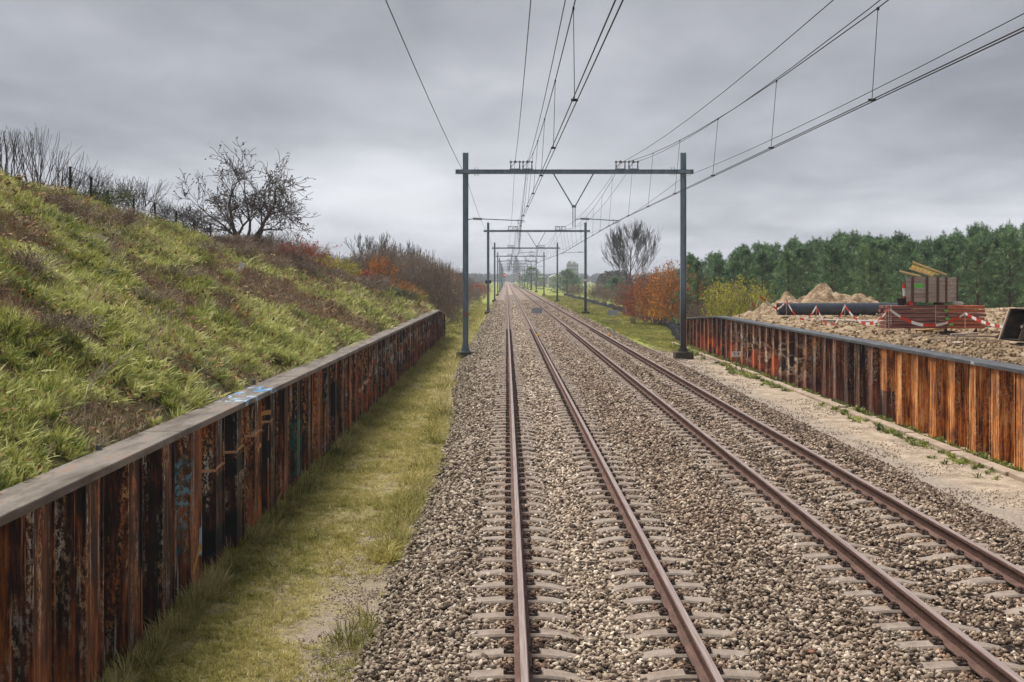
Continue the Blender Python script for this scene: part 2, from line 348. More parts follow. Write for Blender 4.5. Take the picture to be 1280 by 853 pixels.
MAT['blade_short'] = blade_mat('short_grass', [(0, (.06, .065, .015)), (.25, (.15, .15, .032)), (.45, (.29, .27, .065)), (.7, (.46, .40, .13)), (1, (.64, .54, .28))])
MAT['blade_tall'] = blade_mat('slope_grass', [(0, (.03, .034, .010)), (.22, (.11, .11, .03)), (.42, (.28, .26, .075)), (.62, (.55, .48, .20)), (1, (.80, .68, .44))])
MAT['herb'] = blade_mat('leafy_weeds', [(0, (.014, .024, .008)), (.25, (.055, .08, .018)), (.48, (.18, .22, .045)), (.72, (.42, .43, .12)), (1, (.76, .76, .36))])
MAT['stalk'] = blade_mat('dead_stalks', [(0, (.09, .055, .04)), (.4, (.18, .12, .085)), (.7, (.32, .24, .16)), (1, (.44, .27, .14))], .1)

MAT['litter'] = blade_mat('fallen_leaf', [(0, (.05, .025, .015)), (.4, (.17, .08, .04)), (.7, (.36, .17, .06)), (.9, (.45, .33, .16)), (1, (.50, .47, .12))], .15)
# ------------------------------------------------------------------ object helpers
def tag(o, label=None, cat=None, group=None, kind=None):
    if label: o['label'] = label
    if cat: o['category'] = cat
    if group: o['group'] = group
    if kind: o['kind'] = kind
    return o

def thing(name, label, cat, loc=(0, 0, 0), group=None, rotz=0):
    o = bpy.data.objects.new(name, None); o.location = loc; o.rotation_euler = (0, 0, rotz)
    o.empty_display_size = .2; C.objects.link(o); tag(o, label, cat, group)
    return o

class MB:
    """collects geometry in world coordinates; build() stores it relative to the parent"""
    def __init__(s): s.v = []; s.f = []; s.mi = []; s.cur = 0
    def add(s, vs, fs):
        b = len(s.v); s.v += [tuple(v) for v in vs]; s.f += [tuple(i + b for i in f) for f in fs]; s.mi += [s.cur] * len(fs)
        return s
    def box(s, c, d, rot=None):
        M = (Euler(rot).to_matrix() if rot else Matrix.Identity(3)); c = Vector(c)
        vs = [c + M @ Vector((x * d[0] / 2, y * d[1] / 2, z * d[2] / 2)) for x in (-1, 1) for y in (-1, 1) for z in (-1, 1)]
        return s.add(vs, [(0, 1, 3, 2), (4, 6, 7, 5), (0, 4, 5, 1), (2, 3, 7, 6), (0, 2, 6, 4), (1, 5, 7, 3)])
    def tube(s, pts, r, n=6, cap=True):
        pts = [Vector(p) for p in pts]; rs = r if isinstance(r, (list, tuple)) else [r] * len(pts)
        vs = []; fs = []
        for i, p in enumerate(pts):
            t = (pts[min(i + 1, len(pts) - 1)] - pts[max(i - 1, 0)]).normalized()
            a = Vector((0, 0, 1)) if abs(t.z) < .9 else Vector((1, 0, 0))
            u = t.cross(a).normalized(); w = t.cross(u)
            vs += [p + (u * math.cos(2 * math.pi * k / n) + w * math.sin(2 * math.pi * k / n)) * rs[i] for k in range(n)]
        for i in range(len(pts) - 1):
            for k in range(n):
                a, b = i * n + k, i * n + (k + 1) % n
                fs.append((a, b, b + n, a + n))
        if cap: fs.append(tuple(range(n - 1, -1, -1))); fs.append(tuple(range(len(vs) - n, len(vs))))
        return s.add(vs, fs)
    def prism(s, prof, a, b, axis='y'):   # prof: closed list of (u, z), extruded a..b
        n = len(prof)
        if axis == 'y': vs = [(u, a, z) for u, z in prof] + [(u, b, z) for u, z in prof]
        else: vs = [(a, u, z) for u, z in prof] + [(b, u, z) for u, z in prof]
        fs = [(i, (i + 1) % n, n + (i + 1) % n, n + i) for i in range(n)] + [tuple(range(n - 1, -1, -1)), tuple(range(n, 2 * n))]
        return s.add(vs, fs)
    def build(s, name, mats, parent=None, smooth=False, loc=None):
        me = bpy.data.meshes.new(name)
        o = bpy.data.objects.new(name, me); C.objects.link(o)
        off = Vector((0, 0, 0)); inv = Matrix.Identity(4)
        if parent is not None:
            o.parent = parent
            inv = Matrix.LocRotScale(parent_loc(parent), parent.rotation_euler, None).inverted() if parent.parent is None else Matrix.Translation(-parent_loc(parent))
        elif loc is not None:
            o.location = loc; inv = Matrix.Translation(-Vector(loc))
        me.from_pydata([inv @ Vector(v) for v in s.v], [], s.f)
        for mt in (mats if isinstance(mats, (list, tuple)) else [mats]): me.materials.append(mt)
        if max(s.mi, default=0): me.polygons.foreach_set('material_index', s.mi)
        if smooth: me.polygons.foreach_set('use_smooth', [True] * len(s.f))
        me.update()
        return o

def parent_loc(p):
    v = Vector(p.location)
    q = p.parent
    while q is not None: v = v + Vector(q.location); q = q.parent
    return v

def bevel(o, w=.01, seg=1):
    md = o.modifiers.new('bevel', 'BEVEL'); md.width = w; md.segments = seg; md.limit_method = 'ANGLE'
    return o

def np_mesh(name, v, f, mat, nper=4, smooth=False):
    me = bpy.data.meshes.new(name)
    v = np.asarray(v, np.float32); f = np.asarray(f, np.int32)
    me.vertices.add(len(v)); me.vertices.foreach_set('co', v.ravel())
    me.loops.add(f.size); me.loops.foreach_set('vertex_index', f.ravel())
    me.polygons.add(len(f)); me.polygons.foreach_set('loop_start', np.arange(0, f.size, nper, dtype=np.int32))
    me.polygons.foreach_set('loop_total', np.full(len(f), nper, np.int32))
    if smooth: me.polygons.foreach_set('use_smooth', np.ones(len(f), bool))
    me.update(calc_edges=True); me.materials.append(mat)
    return me

def np_obj(name, v, f, mat, nper=4, smooth=False, parent=None):
    o = bpy.data.objects.new(name, np_mesh(name, v, f, mat, nper, smooth)); C.objects.link(o)
    if parent is not None: o.parent = parent
    return o

def grid(name, xs, ys, hfun, mat, smooth=True, parent=None):
    X, Y = np.meshgrid(xs, ys); Z = hfun(X, Y)
    v = np.stack([X, Y, Z], -1).reshape(-1, 3); nx, ny = len(xs), len(ys)
    i = (np.arange(ny - 1)[:, None] * nx + np.arange(nx - 1)).ravel()
    f = np.stack([i, i + 1, i + nx + 1, i + nx], -1)
    return np_obj(name, v, f, mat, 4, smooth, parent)

def copy_tree(o, parent=None):
    c = o.copy(); C.objects.link(c); c.parent = parent
    for ch in list(o.children): copy_tree(ch, c)
    return c

# instancing of uncountable stuff -----------------------------------
def scatter(name, protos, pts, rot, scl, idx, tintv, label=None):
    me = bpy.data.meshes.new(name); n = len(pts)
    me.vertices.add(n); me.vertices.foreach_set('co', np.asarray(pts, np.float32).ravel())
    for nm, typ, dat, key in (('rot', 'FLOAT_VECTOR', rot, 'vector'), ('scl', 'FLOAT_VECTOR', scl, 'vector'), ('idx', 'INT', idx, 'value'), ('tint', 'FLOAT', tintv, 'value')):
        a = me.attributes.new(nm, typ, 'POINT')
        a.data.foreach_set(key, np.asarray(dat, np.int32 if typ == 'INT' else np.float32).ravel())
    o = bpy.data.objects.new(name, me); C.objects.link(o); o['kind'] = 'stuff'
    if label: o['label'] = label
    pc = bpy.data.collections.new(name + '_kinds')
    for p in protos: pc.objects.link(p)
    g = bpy.data.node_groups.new(name, 'GeometryNodeTree')
    g.interface.new_socket('Geometry', in_out='INPUT', socket_type='NodeSocketGeometry')
    g.interface.new_socket('Geometry', in_out='OUTPUT', socket_type='NodeSocketGeometry')
    N = g.nodes.new; L = g.links.new
    gi, go = N('NodeGroupInput'), N('NodeGroupOutput')
    ip = N('GeometryNodeInstanceOnPoints'); ci = N('GeometryNodeCollectionInfo')
    ci.inputs['Collection'].default_value = pc; ci.inputs['Separate Children'].default_value = True; ci.inputs['Reset Children'].default_value = True
    def attr(nm, t):
        a = N('GeometryNodeInputNamedAttribute'); a.data_type = t; a.inputs['Name'].default_value = nm
        return a.outputs['Attribute']
    er = N('FunctionNodeEulerToRotation')
    L(gi.outputs[0], ip.inputs['Points']); L(ci.outputs[0], ip.inputs['Instance']); ip.inputs['Pick Instance'].default_value = True
    L(attr('idx', 'INT'), ip.inputs['Instance Index']); L(attr('rot', 'FLOAT_VECTOR'), er.inputs[0]); L(er.outputs[0], ip.inputs['Rotation'])
    L(attr('scl', 'FLOAT_VECTOR'), ip.inputs['Scale']); L(ip.outputs[0], go.inputs[0])
    md = o.modifiers.new('scatter', 'NODES'); md.node_group = g
    return o

def proto(name, v, f, mat, nper=3, smooth=False):
    return bpy.data.objects.new(name, np_mesh(name, v, f, mat, nper, smooth))

def icosphere(sub):
    import bmesh
    bm = bmesh.new(); bmesh.ops.create_icosphere(bm, subdivisions=sub, radius=1)
    v = np.array([x.co[:] for x in bm.verts]); f = np.array([[q.index for q in p.verts] for p in bm.faces]); bm.free()
    return v, f

def tuft(name, mat, nb, h, w, spread, lean, segs=2, droop=.5, leafy=False, r=None):
    """a clump of bent blades (or of lance shaped leaves)"""
    r = r or np.random.default_rng(abs(hash(name)) % 9999)
    V = []; Fc = []
    for k in range(nb):
        a = r.uniform(0, 2 * math.pi); d = spread * math.sqrt(r.uniform(0, 1)); bx, by = d * math.cos(a), d * math.sin(a)
        a2 = a + r.normal(0, .7); ln = lean * r.uniform(.3, 1.3); hh = h * r.uniform(.5, 1.15); ww = w * r.uniform(.7, 1.3)
        dx, dy = math.cos(a2), math.sin(a2); sx, sy = -dy, dx
        tw = r.normal(0, .6); sx, sy = sx * math.cos(tw) + dx * math.sin(tw), sy * math.cos(tw) + dy * math.sin(tw)
        b0 = len(V)
        for i in range(segs + 1):
            t = i / segs
            out = ln * hh * (t ** 1.6); up = hh * (t - droop * .45 * ln * t * t)
            wd = ww * ((.35 + 1.9 * t * (1 - t) * 1.6) if leafy else 1) * (1 - t ** 3 * .92) * .5
            V.append((bx + dx * out - sx * wd, by + dy * out - sy * wd, up)); V.append((bx + dx * out + sx * wd, by + dy * out + sy * wd, up))
        for i in range(segs):
            q = b0 + 2 * i; Fc.append((q, q + 1, q + 3, q + 2))
    return proto(name, V, Fc, mat, 4)

# ------------------------------------------------------------------ camera, world, sun
cam = bpy.data.cameras.new('camera'); co = bpy.data.objects.new('camera', cam); C.objects.link(co)
co.location = (0, 0, CAMZ); co.rotation_euler = (R(90), 0, 0)
cam.sensor_width = 36; cam.lens = 36 * F / 1280; cam.shift_x = 7 / 1280; cam.shift_y = -77.5 / 1280
cam.clip_start = .1; cam.clip_end = 8000
sc = bpy.context.scene; sc.camera = co
w = bpy.data.worlds.new('World'); sc.world = w; w.use_nodes = True
t = w.node_tree; t.nodes.clear()
SUN_EL, SUN_AZ = 63, 306      # azimuth clockwise from +Y
class WT(NT):
    def __init__(self, tree): self.t = tree
W = WT(t); out = t.nodes.new('ShaderNodeOutputWorld'); bg = t.nodes.new('ShaderNodeBackground')
d = W.n('TexCoord').outputs['Generated']; s = W.sep(d)
zz = W.math('ADD', W.math('MAXIMUM', s[2], 0.0), .13)
cv = W.n('CombineXYZ'); W.put(cv.inputs[0], W.math('DIVIDE', s[0], zz)); W.put(cv.inputs[1], W.math('DIVIDE', s[1], zz))
n1 = W.noise(W.scale(cv.outputs[0], (.55, .42, 1)), 1.0, 6, .5, .25)
n2 = W.noise(W.scale(cv.outputs[0], (1.3, .8, 1)), 1.4, 5, .55, .3)
cl = W.math('ADD', W.math('MULTIPLY', n1, .72), W.math('MULTIPLY', n2, .28))
cloud = W.ramp(cl, [(.32, (.150, .158, .188)), (.44, (.25, .257, .29)), (.55, (.355, .362, .40)), (.70, (.54, .545, .58))])
# the thin bright gap low over the horizon ahead and a dimmer zenith
el = W.ramp(s[2], [(0, 1.65), (.05, 1.5), (.11, 1.2), (.2, .95), (.5, .85), (1, 1.05)])
cloud = W.mix(1, cloud, el, 'MULTIPLY')
ax = W.math('SUBTRACT', s[0], -.07); az = W.math('SUBTRACT', s[2], .062)
gap = W.math('ADD', W.math('MULTIPLY', W.math('MULTIPLY', ax, ax), 38.0), W.math('MULTIPLY', W.math('MULTIPLY', az, az), 900.0))
gap = W.math('POWER', 2.718, W.math('MULTIPLY', gap, -1.0))
cloud = W.mix(W.math('MULTIPLY', gap, W.math('ADD', .35, W.math('MULTIPLY', n2, .6))), cloud, (.74, .76, .80))
sky = t.nodes.new('ShaderNodeTexSky'); sky.sky_type = 'NISHITA'; sky.sun_disc = False
sky.sun_elevation = R(SUN_EL); sky.sun_rotation = R(SUN_AZ)
skyc = W.mix(1, sky.outputs[0], (.05, .05, .05), 'MULTIPLY')
fin = W.mix(.08, cloud, skyc)
fin = W.mix(1, fin, (4.5, 4.52, 4.45), 'MULTIPLY')
t.links.new(fin, bg.inputs[0]); bg.inputs[1].default_value = .1
t.links.new(bg.outputs[0], out.inputs[0])
sl = bpy.data.lights.new('sun', 'SUN'); sl.energy = 1.6; sl.angle = R(28); sl.color = (1, .955, .89)
so = bpy.data.objects.new('sun', sl); C.objects.link(so); so.location = (0, 0, 60)
dirv = Vector((math.sin(R(SUN_AZ)) * math.cos(R(SUN_EL)), math.cos(R(SUN_AZ)) * math.cos(R(SUN_EL)), math.sin(R(SUN_EL))))
so.rotation_euler = dirv.to_track_quat('Z', 'Y').to_euler()
vs = sc.view_settings; vs.view_transform = 'Standard'; vs.look = 'None'; vs.exposure = 1.66; vs.gamma = 1; vs.use_curve_mapping = False
cy = sc.cycles; cy.max_bounces = 6; cy.diffuse_bounces = 3; cy.glossy_bounces = 2; cy.transmission_bounces = 3; cy.volume_bounces = 0; cy.transparent_max_bounces = 6
cy.use_denoising = True; cy.volume_step_rate = 4

hb = MB().box((0, 1500, 13), (2400, 3100, 30)); m = NT('haze_air'); m.t.nodes.remove(m.b)
pv = m.n('VolumePrincipled', {'Color': (.86, .91, 1.0, 1), 'Density': .00048, 'Anisotropy': .0}); m.t.links.new(pv.outputs[0], m.out.inputs['Volume'])
ho = hb.build('haze', m.m); tag(ho, kind='stuff')

# ------------------------------------------------------------------ terrain
def nonuni(a, b, near, far, n0, n1):   # dense near, growing steps
    ys = [a]; st = near
    while ys[-1] < b: ys.append(ys[-1] + st); st = min(far, st * 1.05)
    return np.array(ys)

def ground_h(X, Y):
    z = np.full_like(X, -.5) + (fbm(X * .9, Y * .9, 3) - .5) * .09 * ((X < -1) | (X > 7))
    z = z - .12 * np.clip((30 - Y) / 20, 0, 1) * (X < -1)
    z = z - .12 * np.clip((X - 10.5) / 4, 0, 1) - .45 * np.clip((X - 20) / 15, 0, 1)
    return z
xs = np.concatenate([np.array([-1500, -600, -250, -100, -50, -30, -20, -14, -9]), np.arange(-6, 14, .25), np.array([16, 19, 24, 30, 40, 60, 100, 250, 600, 1500])])
g = grid('ground', xs, nonuni(-20, 5000, .35, 120, 0, 0), ground_h, MAT['ground']); tag(g, kind='structure')

def crest_z(Y): return np.interp(Y, [0, 15, 27, 52, 73, 100, 140, 200, 260], [5.75, 5.5, 5.15, 4.2, 3.6, 2.7, 1.2, -.3, -.8])
def emb_h(X, Y):
    toe = np.interp(Y, [0, 67, 70, 74, 90], [1.26, 1.26, .9, -.35, -.6])
    tt = np.clip((-4.0 - X) / 7.2, 0, 1.25); cz = crest_z(Y)
    prof = np.where(tt < 1, tt * (1.12 - .12 * tt), 1 - (tt - 1) * .5)
    z = toe + (cz - toe) * prof
    amp = np.clip((-4.1 - X) / 1.0, 0, 1)
    z = z + amp * ((fbm(X * .55, Y * .4, 11) - .5) * .7 + (fbm(X * 2.1, Y * 2.1, 12) - .5) * .22)
    return z
xs = np.concatenate([np.arange(-24, -12, 1.0), np.arange(-12, -3.98, .2), [-3.98]])
e = grid('embankment', xs, nonuni(2, 260, .25, 3, 0, 0), emb_h, MAT['soil']); tag(e, kind='structure')

def sand_h(X, Y):
    z = 1.34 + .012 * np.clip(X - 10, 0, 10) * np.clip((Y - 20) / 10, 0, 1.5)
    z = z + np.clip((X - 10.3) / .8, 0, 1) * ((fbm(X * .5, Y * .4, 21) - .45) * .35 + (fbm(X * 2, Y * 1.6, 22) - .5) * .24 + (fbm(X * 5, Y * 4, 23) - .5) * .10)
    z = z - 2.6 * np.clip((Y - (64 + .15 * (X - 10))) / 5, 0, 1)
    z = z - 1.6 * np.clip((X - 34) / 5, 0, 1)
    z = z - .55 * np.clip((Y - 56) / 8, 0, 1) * np.clip((12.5 - X) / 2, 0, 1)
    return z
s_ = grid('sand_fill', np.concatenate([[9.98], np.arange(10.05, 24, .16), np.arange(24, 42, .6)]), np.arange(10, 74, .22), sand_h, MAT['sand']); tag(s_, kind='structure')

# ------------------------------------------------------------------ ballast bed
def lx(Y): return -1.40 - np.clip((Y - 25) / 25, 0, 1) * .75
def bed_h(X, Y):
    l = lx(Y); z = np.full_like(X, -.215)
    z = np.where(X < l + .75, -.215 - (l + .75 - X) / .75 * .38, z)
    z = np.where(X > 6.45, -.215 - (X - 6.45) / 1.05 * .36, z)
    for c_, d_ in ((.895, .035), (4.73, .02)): z = z - d_ * np.exp(-((X - c_) / .35) ** 2)
    z = z + .05 * np.exp(-((X - 2.8) / .5) ** 2)
    return z + (fbm(X * 3, Y * 3, 31) - .5) * .03
us = np.linspace(0, 1, 60)
Ys = nonuni(3, 1500, .3, 14, 0, 0); U, Y = np.meshgrid(us, Ys); X = (lx(Y) - .02) + U * (7.55 - (lx(Y) - .02))
Z = bed_h(X, Y); v = np.stack([X, Y, Z], -1).reshape(-1, 3); i = (np.arange(len(Ys) - 1)[:, None] * 60 + np.arange(59)).ravel()
b = np_obj('ballast_bed', v, np.stack([i, i + 1, i + 61, i + 60], -1), MAT['bed'], 4, True); tag(b, kind='structure')

SP = .6
def sl_phase(track): return 9.12 if track == 0 else 9.35
XC = (.895, 4.73); GA = .7525
RAILX = [XC[0] - GA, XC[0] + GA, XC[1] - GA, XC[1] + GA]

# stones
iv, if_ = icosphere(2); iv1, if1 = icosphere(1)
stones = []
for k in range(12):
    r = np.random.default_rng(100 + k)
    bv, bf = (iv, if_) if k < 4 else (iv1, if1)
    v = bv.copy()
    for q in range(11):   # cut by random planes: angular crushed stone
        nrm = r.normal(size=3); nrm /= np.linalg.norm(nrm); dd = r.uniform(.36, .68)
        s = v @ nrm; over = np.clip(s - dd, 0, None); v = v - over[:, None] * nrm
    v = v * np.array([r.uniform(1.1, 1.55), r.uniform(.8, 1.15), r.uniform(.65, 1.0)])
    stones.append(proto('crushed_stone_%02d' % k, v, bf, MAT['stone'], 3))
def sample(n, x0, x1, y0, y1): return rng.uniform(x0, x1, n), rng.uniform(y0, y1, n)
PX = []; PY = []; PS = []
for y0, y1, dens, size in ((7.5, 14, 980, .027), (14, 21, 640, .031), (21, 30, 420, .034), (30, 42, 290, .037), (42, 60, 210, .042), (60, 84, 120, .048), (84, 125, 60, .06), (125, 190, 24, .08)):
    x1 = min(7.55, .43 * y1 + .2); x, y = sample(int(dens * (x1 + 2.2) * (y1 - y0)), -2.2, x1, y0, y1)
    PX.append(x); PY.append(y); PS.append(np.full(len(x), size))
x = np.concatenate(PX); y = np.concatenate(PY); sz = np.concatenate(PS) * rng.uniform(.55, 1.45, len(x))
keep = (x > lx(y) - .02 - rng.exponential(.12, len(x)) * (rng.random(len(x)) < .3)) & (x < .43 * y + .3)
top = bed_h(x, y)
on_sleeper = np.zeros(len(x), bool)
for tr in (0, 1):
    dy = np.abs((y - sl_phase(tr) + SP / 2) % SP - SP / 2)
    ax = np.abs(x - XC[tr]); inner = .26 if tr == 0 else .02
    on_sleeper |= (dy < .108 + sz * np.clip(.25 + (y - 18) * .05, .25, 1.0)) & (ax > inner + rng.normal(0, .05, len(x))) & (ax < 1.20)
for rx in RAILX: keep &= np.abs(x - rx) > .075 + sz * .6
keep &= ~on_sleeper
x, y, sz, top = x[keep], y[keep], sz[keep], top[keep]; n = len(x)
near_rail = np.zeros(n)
for rx in RAILX: near_rail = np.maximum(near_rail, np.abs(x - rx) < .3)
z = top + rng.uniform(-.2, 1.0, n) * sz * (1 - .5 * near_rail) * np.clip(1.2 - y / 90, .4, 1)
tn = np.clip(rng.beta(1.8, 1.6, n) * .85 + .15 * fbm(x * 1.5, y * 1.5, 41), 0, 1)
scatter('ballast', stones, np.stack([x, y, z], -1), rng.uniform(-.9, .9, (n, 3)) * np.array([1, 1, 0]) + np.stack([np.zeros(n)] * 2 + [rng.uniform(0, 6.28, n)], -1),
        np.stack([sz] * 3, -1) * rng.uniform(.8, 1.25, (n, 3)), rng.integers(0, 12, n), tn, 'crushed grey and brown stone ballast under both tracks')

# ------------------------------------------------------------------ sleepers with clips
def sleeper_mesh(detail):
    mb = MB(); st = [(-1.26, -.235), (-1.23, -.190), (-1.05, -.178), (-.95, -.172), (-.56, -.172), (-.42, -.185), (-.25, -.225), (0, -.245)]
    st = st + [(-a, z) for a, z in st[-2::-1]]
    if not detail: st = [st[0], st[1], st[4], st[6], st[8], st[10], st[13], st[14]]
    hw = .105; rows = []
    for a, z in st: rows.append([(a, -hw - .03, -.36), (a, -hw, z - .018), (a, -hw + .018, z), (a, hw - .018, z), (a, hw, z - .018), (a, hw + .03, -.36)])
    V = [p for r_ in rows for p in r_]; Fc = []
    for i in range(len(rows) - 1):
        for k in range(5): q = i * 6 + k; Fc.append((q, q + 6, q + 7, q + 1))
    Fc.append((0, 1, 2, 3, 4, 5)); Fc.append(tuple(len(V) - 6 + k for k in (5, 4, 3, 2, 1, 0)))
    mb.add(V, Fc)
    return mb
def clip_mesh(side):   # local, at the rail axis; side = -1 / +1
    mb = MB(); s = side
    mb.cur = 1
    mb.box((s * .105, 0, -.163), (.07, .13, .018)); mb.box((s * .145, 0, -.155), (.025, .12, .035))
    mb.cur = 0
    pts = [(s * .075, -.045, -.145), (s * .10, -.055, -.122), (s * .135, -.045, -.115), (s * .15, -.01, -.128), (s * .125, .025, -.12),
           (s * .09, .045, -.13), (s * .075, .025, -.14), (s * .11, .0, -.125)]
    mb.tube(pts, .009, 6)
    mb.tube([(s * .12, -.01, -.155), (s * .12, -.01, -.11)], [.015, .012], 6)
    return mb
s0 = sleeper_mesh(True).build('concrete_sleeper', MAT['sleeper'])
for rx in (-GA, GA):
    for sd in (-1, 1):
        cmb = clip_mesh(sd); cmb.v = [(a + rx, b_, c_) for a, b_, c_ in cmb.v]
        cmb.build('rail_clip', [MAT['clip'], MAT['pad']], s0)
plain = sleeper_mesh(True).build('concrete_sleeper', MAT['sleeper'])
sl_lab = ['grey concrete sleeper under the left track nearest the grass strip', 'grey concrete sleeper under the right track nearest the rusty orange wall']
used0 = used1 = False
far_mb = MB(); lowv = sleeper_mesh(False)
for tr in (0, 1):
    for k in range(-1, 470):
        y = sl_phase(tr) + SP * k
        if y < (8.5 if tr == 0 else 9): continue
        idx_ = k
        if idx_ <= 148:
            src = s0 if y < 80 else plain
            if src is s0 and not used0: o = s0; used0 = True
            elif src is plain and not used1: o = plain; used1 = True
            else: o = copy_tree(src)
            o.location = (XC[tr] + random.gauss(0, .006), y + random.gauss(0, .006), random.gauss(0, .003)); o.rotation_euler = (0, 0, random.gauss(0, .004))
            tag(o, sl_lab[tr], 'railway sleeper', ('sleepers of the left track', 'sleepers of the right track')[tr])
        elif y < 260:
            b0 = len(far_mb.v); far_mb.add([(a + XC[tr], b_ + y, c_) for a, b_, c_ in lowv.v], lowv.f)
o = far_mb.build('distant_sleepers', MAT['sleeper']); tag(o, 'far concrete sleepers merging into lines down the track', kind='stuff')

# rails
def rail_prof(dx):
    return [(-.075, -.172), (-.075, -.160), (-.012, -.138), (-.009, -.05), (-.036, -.036), (-.036, -.008), (-.028, 0), (.028, 0), (.036, -.008), (.036, -.036), (.009, -.05), (.012, -.138), (.075, -.160), (.075, -.172)]
names = ['leftmost rail of the left track, beside the broad ballast shoulder', 'right rail of the left track, with a yellow marker far along it',
         'left rail of the right track, running to the lower right corner', 'outermost right rail, nearest the sandy path and orange wall']
for rx, lab in zip(RAILX, names):
    root = thing('rail', 'rusty brown steel ' + lab, 'rail', (rx, 4, 0), 'four running rails')
    mb = MB(); P = [(rx + a, z) for a, z in rail_prof(0)]; mb.prism(P, 3, 1500); mb.build('rail_body', MAT['rail_side'], root)
    mb = MB().prism([(rx - .030, -.001), (rx - .026, .0035), (rx + .026, .0035), (rx + .030, -.001)], 3, 1500); mb.build('running_surface', MAT['rail_top'], root)

# ------------------------------------------------------------------ sheet pile walls
def pile_profile(xo, xi):   # one 1.2 m pair: (y, x)
    return [(0, xi), (.24, xi), (.36, xo), (.40, xo), (.80, xo), (.84, xo), (.96, xi), (1.2, xi)]
def make_pile(name, xo, xi, y0, zt0, zt1, zb, mat, root, label=None):
    s = 1 if xo > xi else -1; th = .016 * s
    pr = pile_profile(xo, xi); V = []
    for y_, x_ in pr:
        zt = zt0 + (zt1 - zt0) * y_ / 1.2
        V += [(x_, y0 + y_, zb), (x_, y0 + y_, zt), (x_ - th, y0 + y_, zb), (x_ - th, y0 + y_, zt)]
    Fc = []
    for i in range(len(pr) - 1):
        a = i * 4; b_ = a + 4
        Fc += [(a, b_, b_ + 1, a + 1), (a + 2, a + 3, b_ + 3, b_ + 2), (a + 1, b_ + 1, b_ + 3, a + 3)]
    mb = MB().add(V, Fc)
    # interlock ribs on the pan edges
    for yy, xx in ((.37, xo + s * .006), (.83, xo + s * .006)):
        mb.box((xx, y0 + yy, (zb + zt0) / 2), (.026, .030, zt0 - zb - .01))
    mb.box(((xo + xi) / 2 + s * .03, y0 + .92, (zb + zt0) / 2), (.035, .03, zt0 - zb - .02))
    o = mb.build('sheet_pile', mat, root)
    if label: o['label'] = label
    return o
TOPZ = 1.345
# left wall
root = thing('sheet_pile_wall', 'long rusty dark brown sheet pile wall holding back the grassy bank', 'retaining wall', (-3.9, 8, -.6))
def ltop(Y): return float(np.interp(Y, [0, 68, 75], [TOPZ, TOPZ, TOPZ - .42]))
def rtop(Y): return float(np.interp(Y, [0, 57, 66.4], [TOPZ, TOPZ, TOPZ - .36]))
y = 4.35
while y < 73.9:
    make_pile('sheet_pile', -3.65, -4.04, y, ltop(y), ltop(y + 1.2), -.85, MAT['pile_l'], root,
              'rusted sheet pile with teal and pale blue spray paint' if 13 < y < 14.4 else None)
    y += 1.2
def coping(root, mat, xa, xb, stations, h=.10):
    mb = MB(); V = []
    for Y, z in stations: V += [(xa, Y, z - .02), (xa, Y, z + h), (xb, Y, z + h), (xb, Y, z - .02), (xb + (.02 if xb < xa else -.02), Y, z + .075)]
    V = []; n = 4
    for Y, z in stations: V += [(xa, Y, z - .018), (xa, Y, z + h), (xb, Y, z + h), (xb, Y, z - .018)]
    Fc = []
    for i in range(len(stations) - 1):
        for k in range(4): a = i * 4 + k; b_ = i * 4 + (k + 1) % 4; Fc.append((a, b_, b_ + 4, a + 4))
    Fc += [(3, 2, 1, 0), tuple(len(V) - 4 + k for k in range(4))]
    o = mb.add(V, Fc).build('coping', mat, root); bevel(o, .012, 2); return o
cp = coping(root, MAT['cap_l'], -3.61, -4.05, [(4, TOPZ), (68, TOPZ), (74.9, TOPZ - .42)], .062)
for yy in np.arange(6, 68, 7.8):
    MB().box((-3.84, yy, TOPZ + .0635), (.46, .012, .003)).build('weld_seam', MAT['clip'], cp)
for yy, hh in ((12.3, .05), (19.9, .08), (29.5, .07)):
    MB().box((-4.04, yy, TOPZ + .062 + hh / 2), (.03, .10, hh)).build('lifting_lug', MAT['cap_r'], cp)
# right wall
root = thing('sheet_pile_wall', 'sheet pile wall with graffiti and bright orange rusty near piles, below the sand', 'retaining wall', (9.9, 30, -.6))
y = 12.0 - .0
y = 31.12 - 1.2 * 16
while y < 66.0:
    make_pile('sheet_pile', 9.66, 10.08, y, rtop(y), rtop(y + 1.2), -.85, MAT['pile_r'], root,
              'bright orange rusted sheet pile' if y < 31 else ('sheet pile half orange above and black below' if y < 32.2 else None))
    y += 1.2
cp = coping(root, MAT['cap_r'], 9.60, 10.10, [(11, TOPZ), (57, TOPZ), (66.4, TOPZ - .36)], .062)

def text_mesh(name, body, size, mat, loc, rot, parent, ext=.002):
    cu = bpy.data.curves.new(name, 'FONT'); cu.body = body; cu.size = size; cu.extrude = ext; cu.align_x = 'CENTER'; cu.align_y = 'CENTER'
    tmp = bpy.data.objects.new('tmp', cu); C.objects.link(tmp); bpy.context.view_layer.update()
    me = bpy.data.meshes.new_from_object(tmp); bpy.data.objects.remove(tmp)
    o = bpy.data.objects.new(name, me); C.objects.link(o); me.materials.clear(); me.materials.append(mat)
    if parent is not None: o.parent = parent; o.location = Vector(loc) - parent_loc(parent)
    else: o.location = loc
    o.rotation_euler = rot
    return o
text_mesh('painted_lettering', 'APLA', .085, MAT['text'], (9.596, 25.55, TOPZ + .022), (R(90), 0, R(-90)), cp)

